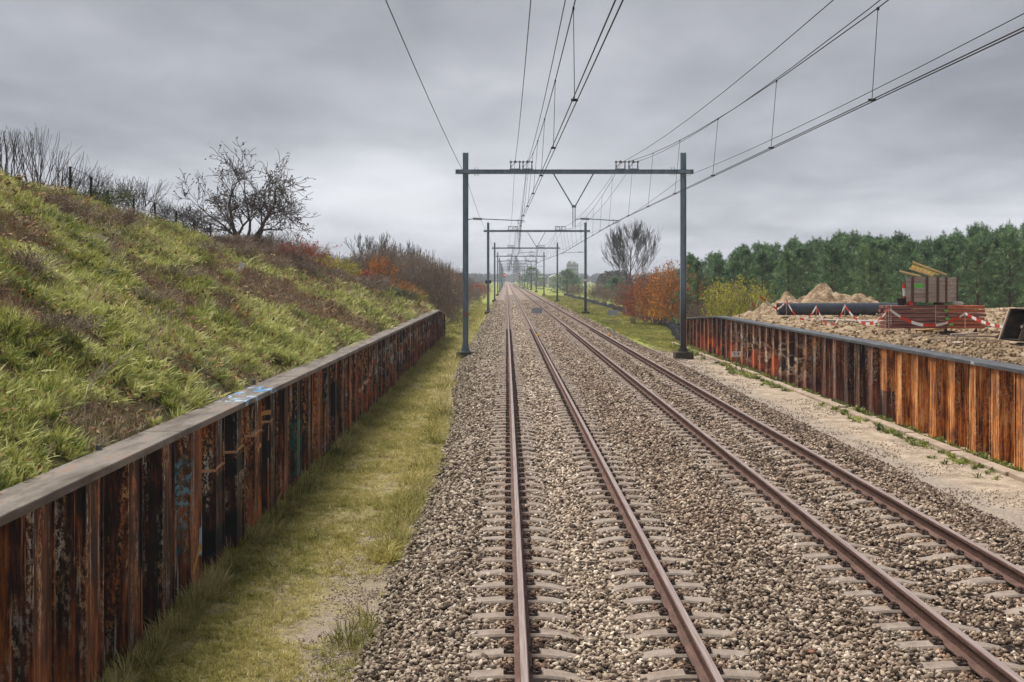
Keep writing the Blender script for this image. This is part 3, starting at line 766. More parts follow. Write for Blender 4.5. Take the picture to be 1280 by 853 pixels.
# kerb strip
kb = MB(); y = 14.0
root = thing('concrete_kerb', 'long flat sandy concrete kerb strip along the foot of the right wall', 'kerb', (9.3, 30, -.45))
rr_ = random.Random(3)
while y < 68:
    L = 2.9; dx = rr_.gauss(0, .015); dz = rr_.gauss(0, .012)
    kb2 = MB().box((9.28 + dx, y + L / 2, -.50 + dz), (.26, L - .05, .16), (rr_.gauss(0, .003), rr_.gauss(0, .02), rr_.gauss(0, .003)))
    bevel(kb2.build('kerb_slab', MAT['kerb'], root), .02, 2); y += L

# ------------------------------------------------------------------ catenary portals
Y0, DS = 56.0, 69.2
NPORT = 11
def hx(X): return X
def make_portal(par):
    """par 0: left arm from mast, right arm from drop; par 1: the other way. local origin at ground between, y = 0"""
    g_ = 'portal frames over the tracks'
    root = thing('catenary_portal', '', 'overhead line portal', (3.07, 0, 0), g_)
    for X in (-1.84, 7.98):
        mb = MB(); t_ = .25
        # H section mast
        mb.box((X - .118, 0, 4.25), (.014, .24, 9.1)); mb.box((X + .118, 0, 4.25), (.014, .24, 9.1)); mb.box((X, 0, 4.25), (.222, .012, 9.1))
        mo = mb.build('mast', MAT['mast'], root)
        MB().box((X, 0, -.174), (.42, .42, .03)).build('base_plate', MAT['mast'], mo)
        bp = MB()
        for sx in (-1, 1):
            bp.add([(X + sx * .13, .006, -.16), (X + sx * .21, .006, -.16), (X + sx * .13, .006, .14), (X + sx * .13, -.006, -.16), (X + sx * .21, -.006, -.16), (X + sx * .13, -.006, .14)],
                   [(0, 1, 2), (3, 5, 4), (0, 3, 4, 1), (1, 4, 5, 2)])
        bp.build('base_gusset', MAT['mast'], mo)
        f = MB(); x0 = X - .42; x1 = X + .42
        f.prism([(x0, -.78), (x1, -.75), (x1 - .02, -.21), (x1 - .05, -.19), (x0 + .05, -.19), (x0 + .02, -.21)], -.42, .42)
        f.build('foundation', MAT['found'], root)
    bz = CAMZ + 4.84
    b_ = MB(); b_.box((3.07, 0, bz + .09), (10.72, .20, .014)); b_.box((3.07, 0, bz - .09), (10.72, .20, .014)); b_.box((3.07, 0, bz), (10.70, .010, .166))
    for X in (-2.29, 8.43): b_.box((X + (.003 if X < 0 else -.003), 0, bz), (.012, .2, .2))
    bm_ = b_.build('crossbeam', MAT['mast'], root)
    for X in (-1.84, 7.98):
        u = MB(); s = 1 if X < 0 else -1
        u.box((X, -.15, bz), (.62, .03, .13))
        for dx in (.42, .56):
            for dz in (-1, 1):
                u.tube([(X + s * dx, -.14, bz), (X + s * (dx - .02), -.14, bz + dz * .13), (X + s * (dx + .03), -.14, bz + dz * .21)], .014, 5)
        u.tube([(X + s * .16, -.13, bz - .1), (X, -.13, bz - .17), (X - s * .1, -.13, bz - .17)], .02, 5)
        u.build('beam_clamp', MAT['mast'], root)
    for X in (.40, .95, 5.15, 5.73):
        br = MB(); br.box((X, 0, bz + .12), (.50, .16, .045))
        bo = br.build('insulator_bracket', MAT['mast'], root)
        for sx in (-.2, .2):
            q = MB(); z0 = bz + .14
            prof = [(0, .022), (.05, .022), (.06, .035), (.10, .028), (.14, .028), (.16, .022), (.27, .022), (.28, .062), (.31, .066), (.33, .05), (.36, .025)]
            q.tube([(X + sx, 0, z0 + a) for a, _ in prof], [r_ for _, r_ in prof], 8)
            q.build('insulator', MAT['insul'], bo)
        q = MB(); q.tube([(X - .2, 0, bz + .44), (X - .07, 0, bz + .455), (X + .07, 0, bz + .455), (X + .2, 0, bz + .44)], .014, 5)
        q.tube([(X, 0, bz + .40), (X, 0, bz + .44), (X, 0, bz + .52)], [.05, .075, .02], 8)
        q.tube([(X - .19, 0, bz + .2), (X - .02, 0, bz + .42)], .010, 5)
        q.build('wire_saddle', MAT['insul'], bo)
    # V hanger with double drop post
    hz = CAMZ + 3.28
    vb = MB(); vb.tube([(2.13, 0, bz - .1), (3.0, 0, hz)], .032, 6); vb.tube([(3.92, 0, bz - .1), (3.1, 0, hz)], .032, 6)
    vo = vb.build('hanger', MAT['mast'], root)
    dp = MB(); dp.box((3.05, 0, hz - .0), (.2, .1, .12)); dp.box((3.0, 0, hz - .47), (.035, .06, .92)); dp.box((3.10, 0, hz - .47), (.035, .06, .92))
    dp.build('drop_post', MAT['mast'], vo)
    az = CAMZ + 2.68
    def arm(x0, x1, dz=-.05):
        s = 1 if x1 > x0 else -1
        a = MB(); a.tube([(x0, 0, az), (x0 + s * .25, 0, az + .05)], .022, 5)
        a.tube([(x0 + s * .62, 0, az + .03), (x1, 0, az + dz)], .024, 6)
        a.tube([(x1 - s * .28, 0, az + .03), (x1 - s * .28, 0, az - .2)], .012, 5)
        a.tube([(x1 - s * .28, 0, az - .2), (x1 + s * .06, 0, az - .09)], .011, 5)
        ao = a.build('registration_arm', MAT['mast'], root)
        q = MB(); pts = []; rs = []
        for k in range(9): pts.append((x0 + s * (.22 + .05 * k), 0, az + .045 - .002 * k)); rs.append(.058 if k % 2 else .04)
        q.tube(pts, rs, 8); q.build('insulator', MAT['insul_l'], ao)
    if par == 0: arm(-1.72, .80); arm(3.12, 5.1)
    else: arm(2.98, 1.15); arm(7.85, 5.5)
    return root
pa, pb = make_portal(0), make_portal(1)
ordn = ['nearest', 'second', 'third', 'fourth', 'fifth', 'sixth', 'seventh', 'eighth', 'ninth', 'tenth', 'eleventh']
for k in range(NPORT):
    o = (pa, pb)[k % 2] if k < 2 else copy_tree((pa, pb)[k % 2])
    o.location = (3.07, Y0 + DS * k, 0)
    o['label'] = 'blue grey steel portal frame over both tracks, ' + ordn[k] + ' one from the camera'
# mast details on the second portal
o = MB().box((7.98, Y0 + DS - .16, 2.98), (.42, .02, .22)).build('mast_number_plate', MAT['white'], None); tag(o, 'small white number plate strapped to the second right mast', 'plate')
o = MB().box((-2.05, Y0 + DS - .1, 2.8), (.16, .2, .34)).box((-1.62, Y0 + DS - .1, 2.8), (.16, .2, .34)).box((-1.84, Y0 + DS - .14, 2.8), (.5, .03, .06)).build('mast_box', MAT['black'])
tag(o, 'pair of small black boxes clamped on the second left mast', 'equipment box')
o = MB().box((-1.84, Y0 - .135, 1.5), (.07, .01, .20)).build('warning_label', MAT['redplastic']); tag(o, 'tiny red warning label on the nearest left mast', 'label')

# wires
def cat_pts(Xa, Xb, za, zb, ya, yb, sag, n=14):
    return [(Xa + (Xb - Xa) * t, ya + (yb - ya) * t, za + (zb - za) * t - 4 * sag * t * (1 - t)) for t in np.linspace(0, 1, n)]
def wire_line(xs_, h, sag, r, kmax=NPORT, n=14, y_off=0):
    pts = []
    for k in range(-1, kmax - 1):
        seg = cat_pts(xs_(k), xs_(k + 1), h, h, Y0 + DS * k, Y0 + DS * (k + 1), sag, n)
        pts += seg if k == -1 else seg[1:]
    mb = MB(); pts = [p for p in pts if p[1] > -14]
    mb.tube(pts, [r * (1 + max(0, p[1] - 60) / 260) for p in pts], 5); return mb
tracks = [('left', lambda k: (1.27 if k % 2 else .66), lambda k: (1.0 if k % 2 else .95), .93),
          ('right', lambda k: (5.62 if k % 2 else 4.98), lambda k: (5.60 if k == -1 else 5.2), 5.2)]
CH = CAMZ + 2.6; MH = CAMZ + 5.24
for nm, cx, mx, xc in tracks:
    root = thing('overhead_line', 'hanging overhead line with twin contact wires and droppers above the %s track' % nm, 'overhead wire', (xc, 30, CH), 'overhead lines')
    for dx in (-.035, .035):
        wire_line(lambda k: cx(k) + dx, CH, .0, .0085, n=3).build('contact_wire', MAT['wire'], root)
    wire_line(mx, MH, 1.30, .0095).build('carrier_wire', MAT['wire'], root)
    for k in range(-1, 6):
        for t_ in (np.linspace(.07, .93, 10) if k < 2 else np.linspace(.1, .9, 6)):
            ya = Y0 + DS * (k + t_)
            if ya < 9: continue
            zt = MH - 4 * 1.3 * t_ * (1 - t_); xt = mx(k) * (1 - t_) + mx(k + 1) * t_; xb = cx(k) * (1 - t_) + cx(k + 1) * t_
            dd = MB(); dd.tube([(xt, ya, zt), (xb, ya, CH)], .0055 * (1 + max(0, ya - 40) / 200), 4)
            dd.box((xb, ya, CH + .01), (.10, .05, .035)); dd.box((xt, ya, zt - .01), (.03, .04, .045))
            dd.build('dropper', MAT['wire'], root)
for lab, fx, h, sag in (('upper feeder wire without droppers, leftmost over the left track', lambda k: .38, MH, .90),
                        ('upper feeder wire close beside the left carrier wire', lambda k: .86 if k == -1 else .93, MH, 1.02),
                        ('upper feeder wire left of the right track carrier wire', lambda k: 5.15, MH, .85),
                        ('upper feeder wire crossing the right carrier wire', lambda k: 5.30 if k == -1 else 5.73, MH, 1.15),
                        ('earth wire strung along the left masts', lambda k: -1.80, CAMZ + 4.58, .42),
                        ('earth wire strung along the right masts, rightmost wire', lambda k: 7.96, CAMZ + 4.58, .50)):
    o = wire_line(fx, h, sag, .0085).build('feeder_wire' if 'feeder' in lab else 'earth_wire', MAT['wire']); tag(o, 'thin dark ' + lab, 'wire', 'single wires')

# signals in the distance
for i_, (px, lab) in enumerate(((630.4, 'left'), (649.3, 'right'))):
    p = at(px, 344.5, 480); root = thing('railway_signal', 'distant railway signal with glowing orange lamp at the %s of the vanishing tracks' % lab, 'signal', (p.x, p.y, -.5), 'distant signals')
    MB().tube([(p.x, p.y, -.5), (p.x, p.y, p.z)], .07, 6).build('signal_post', MAT['postwood'], root)
    bh = MB().box((p.x, p.y, p.z + .1), (.6, .3, 1.5)).build('signal_head', MAT['black'], root)
    MB().tube([(p.x, p.y - .16, p.z + .1), (p.x, p.y - .32, p.z + .1)], .17, 10).build('lamp', MAT['lamp'], bh)

# signs by the rails
for px, py0, lab, rx in ((671, 388.5, 'between the two tracks', RAILX[1] + .13), (766, 391, 'right of the right track', RAILX[3] + .13)):
    Yq = 69.0; X = (px - 633) * Yq / F; zc = CAMZ + (349 - py0) * Yq / F
    root = thing('track_sign', 'pair of small grey plates on a thin pole ' + lab, 'sign', (X, Yq, -.2), 'track side signs')
    MB().tube([(X, Yq, -.22), (X, Yq, zc + .15)], .013, 6).build('pole', MAT['signback'], root)
    for sx in (-1, 1): MB().box((X + sx * .155, Yq - .02, zc), (.295, .015, .30)).build('sign_plate', MAT['signback'], root)
    o = MB().box((rx - .06, Yq - 1.6, .02), (.16, .22, .10)).box((rx - .03, Yq - 1.6, .10), (.07, .16, .09)).build('rail_marker', MAT['yellow'])
    bevel(o, .01); tag(o, 'small yellow marker clamped on the rail by the sign ' + lab, 'marker', 'yellow rail markers')

# number sign by the wall
X, Yq = 8.98, 48.5
root = thing('number_sign', 'small white number sign on a thin post before the graffiti wall', 'sign', (X, Yq, -.5))
MB().tube([(X, Yq, -.6), (X, Yq, .32)], .014, 6).build('pole', MAT['mast'], root)
zc = CAMZ + (349 - 442.8) * Yq / F
pl = MB().box((X, Yq - .02, zc), (.36, .012, .21)).build('sign_plate', MAT['white'], root)
text_mesh('lettering', '5 4', .19, MAT['inkblack'], (X, Yq - .03, zc), (R(90), 0, 0), pl)

# ------------------------------------------------------------------ construction site on the sand
def sz_(X, Y): return float(sand_h(np.array([X]), np.array([Y]))[0])
# sand heap
def heap(name, lab, cx, cy_, rx, ry, h, seed, base):
    n = 44; V = []; ring = 30
    for i in range(ring + 1):
        for k in range(n):
            a = 2 * math.pi * k / n; t_ = i / ring
            x_, y_ = cx + rx * t_ * math.cos(a), cy_ + ry * t_ * math.sin(a)
            V.append((x_, y_, t_))
    V = np.array(V); x_, y_, t_ = V.T
    prof = np.clip(1 - t_ ** 1.35, 0, 1) ** 1.25
    wob = 1 + (fbm(x_ * 1.1, y_ * 1.1, seed) - .5) * 1.1
    z_ = base - .25 + (h + .25) * prof * wob + ((fbm(x_ * 3, y_ * 3, seed + 2) - .5) * .45 + (fbm(x_ * 1.2, y_ * 1.2, seed + 5) - .5) * .4) * (1 - t_ ** 4)
    V = np.stack([x_, y_, z_], -1); Fc = []
    for i in range(ring):
        for k in range(n): Fc.append((i * n + k, i * n + (k + 1) % n, (i + 1) * n + (k + 1) % n, (i + 1) * n + k))
    o = np_obj(name, V, Fc, MAT['sand'], 4, True); tag(o, lab, 'sand heap', 'sand heaps')
heap('sand_heap', 'tallest heap of pale sand behind the black pipe', 15.9, 61.5, 2.7, 2.6, 1.35, 51, 1.4)
heap('sand_heap', 'lower heap of sand spilling left of the tall heap', 14.0, 60.5, 2.3, 2.4, .85, 61, 1.4)
heap('sand_heap', 'rough sand bank just behind the far end of the right wall', 12.6, 58.0, 1.9, 2.6, .55, 91, 1.35)
heap('sand_heap', 'low sand mound right of the tall heap', 17.6, 61.8, 2.4, 2.2, .8, 71, 1.4)

# pipe
Yp = 54.0; z0 = CAMZ - 37.6 * Yp / F; x0 = (972 - 633) * Yp / F; x1 = 17.6
root = thing('drainage_pipe', 'big black plastic pipe lying on the sand left of the timber stack', 'pipe', (x0, Yp, z0 - .27))
mb = MB(); n = 28; V = []; L = []
xsn = np.linspace(x0, x1, 70)
for i, xx in enumerate(xsn):
    rr = .262 + (.012 if i % 3 == 0 else 0)
    for k in range(n): a = 2 * math.pi * k / n; V.append((xx, Yp + rr * math.cos(a) + .06 * (xx - x0), z0 + rr * math.sin(a)))
Fc = [(i * n + k, i * n + (k + 1) % n, (i + 1) * n + (k + 1) % n, (i + 1) * n + k) for i in range(len(xsn) - 1) for k in range(n)]
b0 = len(V)
for xx in (x0, x0 + 1.0):
    for k in range(n): a = 2 * math.pi * k / n; V.append((xx, Yp + .22 * math.cos(a) + .06 * (xx - x0), z0 + .22 * math.sin(a)))
Fc += [(k, (k + 1) % n, b0 + (k + 1) % n, b0 + k) for k in range(n)] + [(b0 + k, b0 + (k + 1) % n, b0 + n + (k + 1) % n, b0 + n + k) for k in range(n)] + [tuple(b0 + n + k for k in range(n))]
mb.add(V, Fc).build('pipe_wall', MAT['pipe'], root, True)

# timber beams
Ys = 38.5; xL = (1106.5 - 633) * Ys / F; zbase = CAMZ + (349 - 410.5) * Ys / F
bh_ = .122
gl = ('left', 'right'); lay = ['bottom', 'second lowest', 'third lowest', 'third from top', 'second from top', 'top']
rows = ['front', 'middle', 'back']
for st in (0, 1):
    xa = xL if st == 0 else xL + 1.88; ln = 1.84 if st == 0 else 1.18
    for ly in range(6):
        for rw in range(3):
            if rw > 0 and ly < 5 and rw < 2: pass
            dx = random.gauss(0, .018); gz = zbase + bh_ * (ly + .5) - .02
            mb = MB().box((xa + ln / 2 + dx, Ys + rw * .25 + random.gauss(0, .012), gz), (ln + random.gauss(0, .03), .235, bh_ - .022 - random.random() * .008), (0, random.gauss(0, .004), random.gauss(0, .008)))
            mt = MAT['redwood'] if st == 0 else (MAT['redpaint'] if (ly * 2 + rw) % 5 != 1 else MAT['redwood'])
            o = mb.build('timber_beam', mt, loc=(xa + ln / 2, Ys + rw * .25, gz)); bevel(o, .008)
            tag(o, '%s timber beam, %s layer, %s row of the %s stack on the sand' % (('dark red', 'orange red')[st], lay[ly], rows[rw], gl[st]), 'timber beam', 'timber beams stacked on the sand')
ztop = zbase + 6 * bh_ - .02
for xq, g_ in ((xL + .14, 0), (xL + 1.52, 1)):
    o = MB().box((xq, Ys - .125, zbase + .36), (.025, .012, .74)).build('strap', MAT['palewood']); tag(o, 'pale strap around the timber stack, %s one' % ('left', 'second')[g_], 'strap', 'straps on timber')
for dx, dz in ((1.86, .55), (1.88, .30), (2.0, .12)):
    o = MB().box((xL + dx, Ys - .13, zbase + dz), (.12, .012, .06)).build('paint_mark', MAT['green'], None); tag(o, 'bright green paint mark at the joint of the stacks, height step %s' % ('top' if dz > .5 else 'middle' if dz > .2 else 'low'), 'paint mark')
# crate
cx0 = (1131.5 - 633) * Ys / F; cx1 = (1200 - 633) * Ys / F; zc0 = ztop + .10; zc1 = CAMZ + (349 - 346.5) * Ys / F
root = thing('wooden_crate', 'weathered open wooden crate with green paint standing on the timber stack', 'crate', ((cx0 + cx1) / 2, Ys + .3, ztop))
xm = cx0 + (cx1 - cx0) * .70; ya, yb = Ys - .12, Ys + .25
def side(nm, x0_, y0_, x1_, y1_):
    nb = 6; hh = (zc1 - zc0) / nb; L = math.hypot(x1_ - x0_, y1_ - y0_); an = math.atan2(y1_ - y0_, x1_ - x0_)
    mb = MB()
    for k in range(nb): mb.box(((x0_ + x1_) / 2, (y0_ + y1_) / 2, zc0 + hh * (k + .5)), (L, .03, hh - .012), (0, 0, an))
    return mb.build(nm, MAT['greywood'], root)
side('front_panel', cx0, ya, xm, ya - .05); side('side_panel', xm, ya - .05, cx1, yb)
side('back_panel', cx0 + .5, yb + .55, cx1, yb); side('side_panel', cx0, ya, cx0 + .5, yb + .55)
MB().add([(cx0, ya, zc0), (xm, ya - .05, zc0), (cx1, yb, zc0), (cx0 + .5, yb + .55, zc0)], [(0, 1, 2, 3)]).build('crate_floor', MAT['greywood'], root)
for xq, yq in ((cx0 + .18, ya - .04), (cx0 + .62, ya - .06), (cx0 + .95, ya - .07), (xm + .02, ya - .06), (cx1 - .02, yb - .03)):
    bevel(MB().box((xq, yq, (zc0 + zc1) / 2), (.07, .045, zc1 - zc0 + .04)).build('corner_post', MAT['pinebark'], root), .005)
for xq in (cx0 + .2, xm - .1): MB().box((xq, Ys + .15, zc0 - .055), (.12, .6, .08)).build('runner', MAT['postwood'], root)
gm = MB(); 
for k in range(5): gm.box((cx0 + .42 + random.gauss(0, .02), ya - .033, zc0 + .45 + .028 * k), (.36 + random.gauss(0, .05), .006, .030))
gm.build('green_paint_patch', MAT['green'], root)
# planks on the crate
for i_, (xa_, za_, xb_, zb_, mt, yo, th, lab) in enumerate(((1125.5, 339.5, 1149, 345.5, 'newwood', .0, .06, 'short pale plank sticking out at the left of the crate top'),
        (1139, 336, 1165, 345, 'newwood', .08, .055, 'pale plank second from left on the crate top'),
        (1143, 334, 1168, 344, 'yelwood', .2, .07, 'yellow shuttering beam lying on the crate top'),
        (1146, 332, 1176, 343.5, 'yelwood', .34, .05, 'yellow plank leaning over the crate top'),
        (1149, 328, 1188, 343.5, 'newwood', .5, .065, 'longest pale plank, highest on the crate'))):
    a = at(xa_, za_, Ys); b_ = at(xb_, zb_, Ys); a.y += yo + .1; b_.y += yo - .15; mid = (a + b_) / 2; dv = b_ - a
    o = MB().box(mid, (dv.length, .12, th), (0, math.atan2(-dv.z, dv.x), math.atan2(dv.y, dv.x))).build('timber_plank', MAT[mt], loc=mid); bevel(o, .006)
    tag(o, lab, 'plank', 'planks on the crate')
    if i_ == 2:
        for q in range(5):
            pp = a + dv * (q + .7) / 6
            MB().box((pp.x, pp.y - .07, pp.z + .01), (.045, .02, .075), (0, .5, 0)).build('web_stiffener', MAT['newwood'], o)
# black tub, red cone roll, red box, sack
p = at(1127, 378, Ys); root = thing('plastic_bucket', 'black plastic bucket on the timber stack left of the crate', 'bucket', (p.x, p.y, ztop))
bm_ = MB(); bm_.tube([(p.x, p.y, ztop), (p.x, p.y, ztop + .20), (p.x, p.y, ztop + .225)], [.11, .145, .155], 16); bm_.build('bucket_body', MAT['black'], root, True)
MB().tube([(p.x + .15 * math.cos(a), p.y - .05, ztop + .22 - .1 * math.sin(a)) for a in np.linspace(0, math.pi, 9)], .006, 5).build('handle', MAT['wire'], root)
p = at(1130, 367, Ys); root = thing('barrier_roll', 'orange and white upright roll leaning on the crate left side', 'roll', (p.x, p.y - .05, ztop + .2))
MB().tube([(p.x - .02, p.y - .05, p.z + .16), (p.x - .01, p.y - .05, p.z + .30)], .05, 12).build('roll_top', MAT['redplastic'], root)
MB().tube([(p.x, p.y - .05, p.z - .08), (p.x - .02, p.y - .05, p.z + .16)], .048, 12).build('roll_body', MAT['white'], root)
MB().tube([(p.x, p.y - .05, p.z - .25), (p.x, p.y - .05, p.z - .08)], .05, 12).build('roll_foot', MAT['redplastic'], root)
p = at(1136.5, 380, Ys); o = MB().box((p.x, p.y - .1, ztop + .07), (.16, .14, .14), (0, 0, .2)).build('red_box', MAT['redplastic']); bevel(o, .015, 2); tag(o, 'small red plastic box beside the black bucket', 'box')
# sack: lumpy
p = at(1196, 379.5, Ys); v = iv.copy(); v = v * np.array([.19, .13, .07]) * (1 + (fbm(iv[:, 0] * 3, iv[:, 1] * 3 + iv[:, 2], 5) - .5)[:, None] * .7); v[:, 2] = np.maximum(v[:, 2], -.05)
v += np.array([p.x, p.y - .05, ztop + .05]); o = np_obj('sack', v, if_, MAT['sack'], 3, True); tag(o, 'crumpled dirty white sack on the timber stack right of the crate', 'sack')
# grey plates behind
o = MB().box((at(1190, 406, 42).x, 42, CAMZ + (349 - 404.5) * 42 / F), (1.9, 1.2, .06), (.05, .02, .1)).build('steel_plate', MAT['kerb'], loc=(at(1190, 406, 42).x, 42, 1.6)); tag(o, 'flat grey plate on the sand right of the timber stack', 'plate')
p = at(1068, 404, 47); o = MB().box((p.x, p.y, sz_(p.x, p.y) + .09), (2.6, .9, .07), (.02, .03, -.12)).build('board', MAT['greywood'], loc=p); tag(o, 'long flat grey board on the sand before the black pipe', 'board')
# debris planks
for px, py, L, an, mt, lab, wd in ((1160, 419, 1.0, -.25, 'palewood', 'broken pale board below the timber stack, leftmost', .2), (1182, 425, .9, -.7, 'palewood', 'pale board end tilted on the sand', .22),
                               (1163, 412.5, 1.0, -.1, 'newwood', 'yellowish plank lying against the stack foot', .12), (1205, 420.5, .8, .15, 'greywood', 'dark bark strip on the sand under the right stack', .1),
                               (1235, 425, 1.0, -.15, 'palewood', 'thin pale plank left of the steel bucket', .09), (1220, 423, 1.1, .05, 'greywood', 'long grey slat left of the steel bucket', .07), (1196, 428, .55, .9, 'palewood', 'short pale offcut nearest the wall', .13)):
    Yq = 1.62 * F / (py - 349) * 1.0; X = (px - 633) * Yq / F; z_ = sz_(X, Yq)
    o = MB().box((X, Yq, z_ + .06), (L, wd, .045), (random.gauss(0, .12), random.gauss(0, .06), an)).build('board', MAT[mt], loc=(X, Yq, z_)); tag(o, lab, 'board', 'loose boards on the sand')
# excavator bucket
Yb = 31.0; bx = (1249 - 633) * (Yb + 1) / F; bzz = CAMZ + (349 - 428) * Yb / F
root = thing('excavator_bucket', 'worn dark steel excavator bucket standing on the sand at the right edge', 'excavator bucket', (bx, Yb, bzz))
prof = [(bx + .02, bzz + .02), (bx + .95, bzz), (bx + 1.25, bzz + .12), (bx + 1.42, bzz + .42), (bx + 1.36, bzz + .74), (bx + 1.15, bzz + .84), (bx + .30, bzz + .82)]
mb = MB(); inner = [(x_ * 1 + (bx + .75 - x_) * .06, z_ + (bzz + .42 - z_) * .07) for x_, z_ in prof]
n = len(prof); V = [(x_, Yb - .1, z_) for x_, z_ in prof] + [(x_, Yb + 1.0, z_) for x_, z_ in prof] + [(x_, Yb - .1, z_) for x_, z_ in inner] + [(x_, Yb + 1.0, z_) for x_, z_ in inner]
Fc = [(i, i + 1, n + i + 1, n + i) for i in range(n - 1)] + [(2 * n + i + 1, 2 * n + i, 3 * n + i, 3 * n + i + 1) for i in range(n - 1)]
mb.add(V, Fc).build('bucket_shell', MAT['bucket'], root)
for yy in (Yb - .1, Yb + 1.0):
    mb = MB(); sp = [(bx + .02, bzz + .02), (bx + .95, bzz), (bx + 1.25, bzz + .12), (bx + 1.42, bzz + .42), (bx + 1.36, bzz + .74), (bx + 1.15, bzz + .84), (bx + .30, bzz + .82)]
    mb.prism(sp, yy - .015, yy + .015); mb.build('side_plate', MAT['bucket'], root)
bevel(MB().box((bx + .72, Yb - .14, bzz + .84), (.92, .07, .07)).build('top_rim', MAT['black'], root), .01)
bevel(MB().box((bx + .14, Yb + 1.0, bzz + .42), (.05, .05, .86), (0, R(19), 0)).build('cutting_edge', MAT['palewood'], root), .005)
for yy in (Yb + .25, Yb + .6): MB().prism([(bx + .6, bzz + .84), (bx + 1.1, bzz + .84), (bx + .95, bzz + 1.02), (bx + .75, bzz + 1.02)], yy - .02, yy + .02).build('hinge_ear', MAT['bucket'], root)

# barrier tape
pk = [(938.5, 374, 50), (949.5, 371, 50), (971, 386.5, 50), (983, 375, 47), (1020.5, 383, 44.5), (1056, 382, 42), (1111, 386, 38), (1206.5, 392, 36.5), (1290, 406, 31)]
sagp = [6, 2, 2, 20, 13.5, 14, 22, 13, 3]
pts = []
for i in range(len(pk) - 1):
    a, b_ = pk[i], pk[i + 1]; n = max(6, int(abs(b_[0] - a[0]) / 4))
    low = [0, 3, 0, 0, 0, 0, 0, 0][i]
    for k in range(n):
        t_ = k / n; px = a[0] + (b_[0] - a[0]) * t_; py = a[1] + (b_[1] - a[1]) * t_; Yq = a[2] + (b_[2] - a[2]) * t_
        sg = [15, 0, 3, 27, 33, 28, 24, 12][i]
        py += sg * 1.0 * 4 * t_ * (1 - t_) * (.75)
        pts.append(at(px, py, Yq))
pts.append(at(*pk[-1]))
vv = []; acc = 0; last = None
mbt = MB(); step = 0; seg = .38
dense = []
for i in range(len(pts) - 1):
    for k in range(6): dense.append(pts[i].lerp(pts[i + 1], k / 6))
dense.append(pts[-1]); acc = 0
for i in range(len(dense) - 1):
    a, b_ = dense[i], dense[i + 1]; mbt.cur = int(acc / seg) % 2; acc += (b_ - a).length
    tw = .5 + .5 * math.sin(acc * 2.3); u = Vector((0, -.02 * tw, .047 - .012 * tw))
    th = Vector((0, .002, 0))
    mbt.add([a - u, b_ - u, b_ + u, a + u, a - u + th, b_ - u + th, b_ + u + th, a + u + th], [(0, 1, 2, 3), (7, 6, 5, 4), (3, 2, 6, 7), (0, 4, 5, 1)])
o = mbt.build('barrier_tape', [MAT['redplastic'], MAT['white']], None); tag(o, 'red and white barrier tape hanging in loops over pipe and timber', 'barrier tape')
for i, (px, py, Yq) in enumerate(pk):
    if i in (2, 8): continue
    a = at(px, py, Yq); gz = sz_(a.x, Yq) if i != 6 else zbase
    o = MB().tube([(a.x + .02, Yq + .05, gz - .15), (a.x, Yq + .012, a.z + .04)], .011, 6).build('stake', MAT['palewood'], loc=(a.x, Yq, gz))
    tag(o, 'thin pale stake holding the barrier tape, %s from the left' % ['first', 'second', '', 'third', 'fourth', 'fifth', 'sixth', 'last'][i], 'stake', 'stakes for the tape')

# black sheeting along the meadow
Yq = np.concatenate([np.arange(70, 130, .45), np.arange(130, 270, 1.5)]); sec = 7; V = []
for i, yy in enumerate(Yq):
    xc = float(np.interp(yy, [70, 90, 130, 270], [9.9, 12.2, 12.6, 12.9])) + (vnoise(yy * .6, 0, 81) - .5) * .6
    hh = .42 + .45 * float(fbm(yy * .9, 1, 82)) ; ww = .22 + .16 * float(vnoise(yy * .8, 5, 83))
    for k in range(sec):
        t_ = k / (sec - 1); V.append((xc + (t_ - .5) * 2 * ww, yy, -.62 + hh * math.sin(math.pi * t_) ** .7 + .12 * (float(vnoise(yy * 2.2, k * 1.7, 84)) - .5)))
Fc = [(i * sec + k, i * sec + k + 1, (i + 1) * sec + k + 1, (i + 1) * sec + k) for i in range(len(Yq) - 1) for k in range(sec - 1)]
o = np_obj('plastic_sheeting', V, Fc, MAT['sheet'], 4, False); tag(o, 'crumpled black plastic sheeting snaking along the right meadow edge', 'sheeting')

# ------------------------------------------------------------------ vegetation generators
def seg_mesh(name, P0, P1, r0, r1, mat, parent=None, sides=4, make=True):
    P0, P1 = np.asarray(P0, float), np.asarray(P1, float); r0, r1 = np.asarray(r0), np.asarray(r1)
    d_ = P1 - P0; L = np.linalg.norm(d_, axis=1, keepdims=True); d_ = d_ / np.maximum(L, 1e-6)
    a = np.where(np.abs(d_[:, 2:3]) < .9, np.array([[0, 0, 1.]]), np.array([[1., 0, 0]]))
    u = np.cross(d_, a); u /= np.maximum(np.linalg.norm(u, axis=1, keepdims=True), 1e-6); w_ = np.cross(d_, u)
    vs_ = []
    for P, r_ in ((P0, r0), (P1 + d_ * r1[:, None] * .3, r1)):
        for k in range(sides):
            an = 2 * math.pi * k / sides; vs_.append(P + (u * math.cos(an) + w_ * math.sin(an)) * r_[:, None])
    V = np.stack(vs_, 1).reshape(-1, 3); n_ = len(P0); b_ = np.arange(n_)[:, None] * 2 * sides
    Fc = np.concatenate([np.concatenate([b_ + k, b_ + (k + 1) % sides, b_ + sides + (k + 1) % sides, b_ + sides + k], 1) for k in range(sides)])
    return np_obj(name, V, Fc, mat, 4, False, parent)

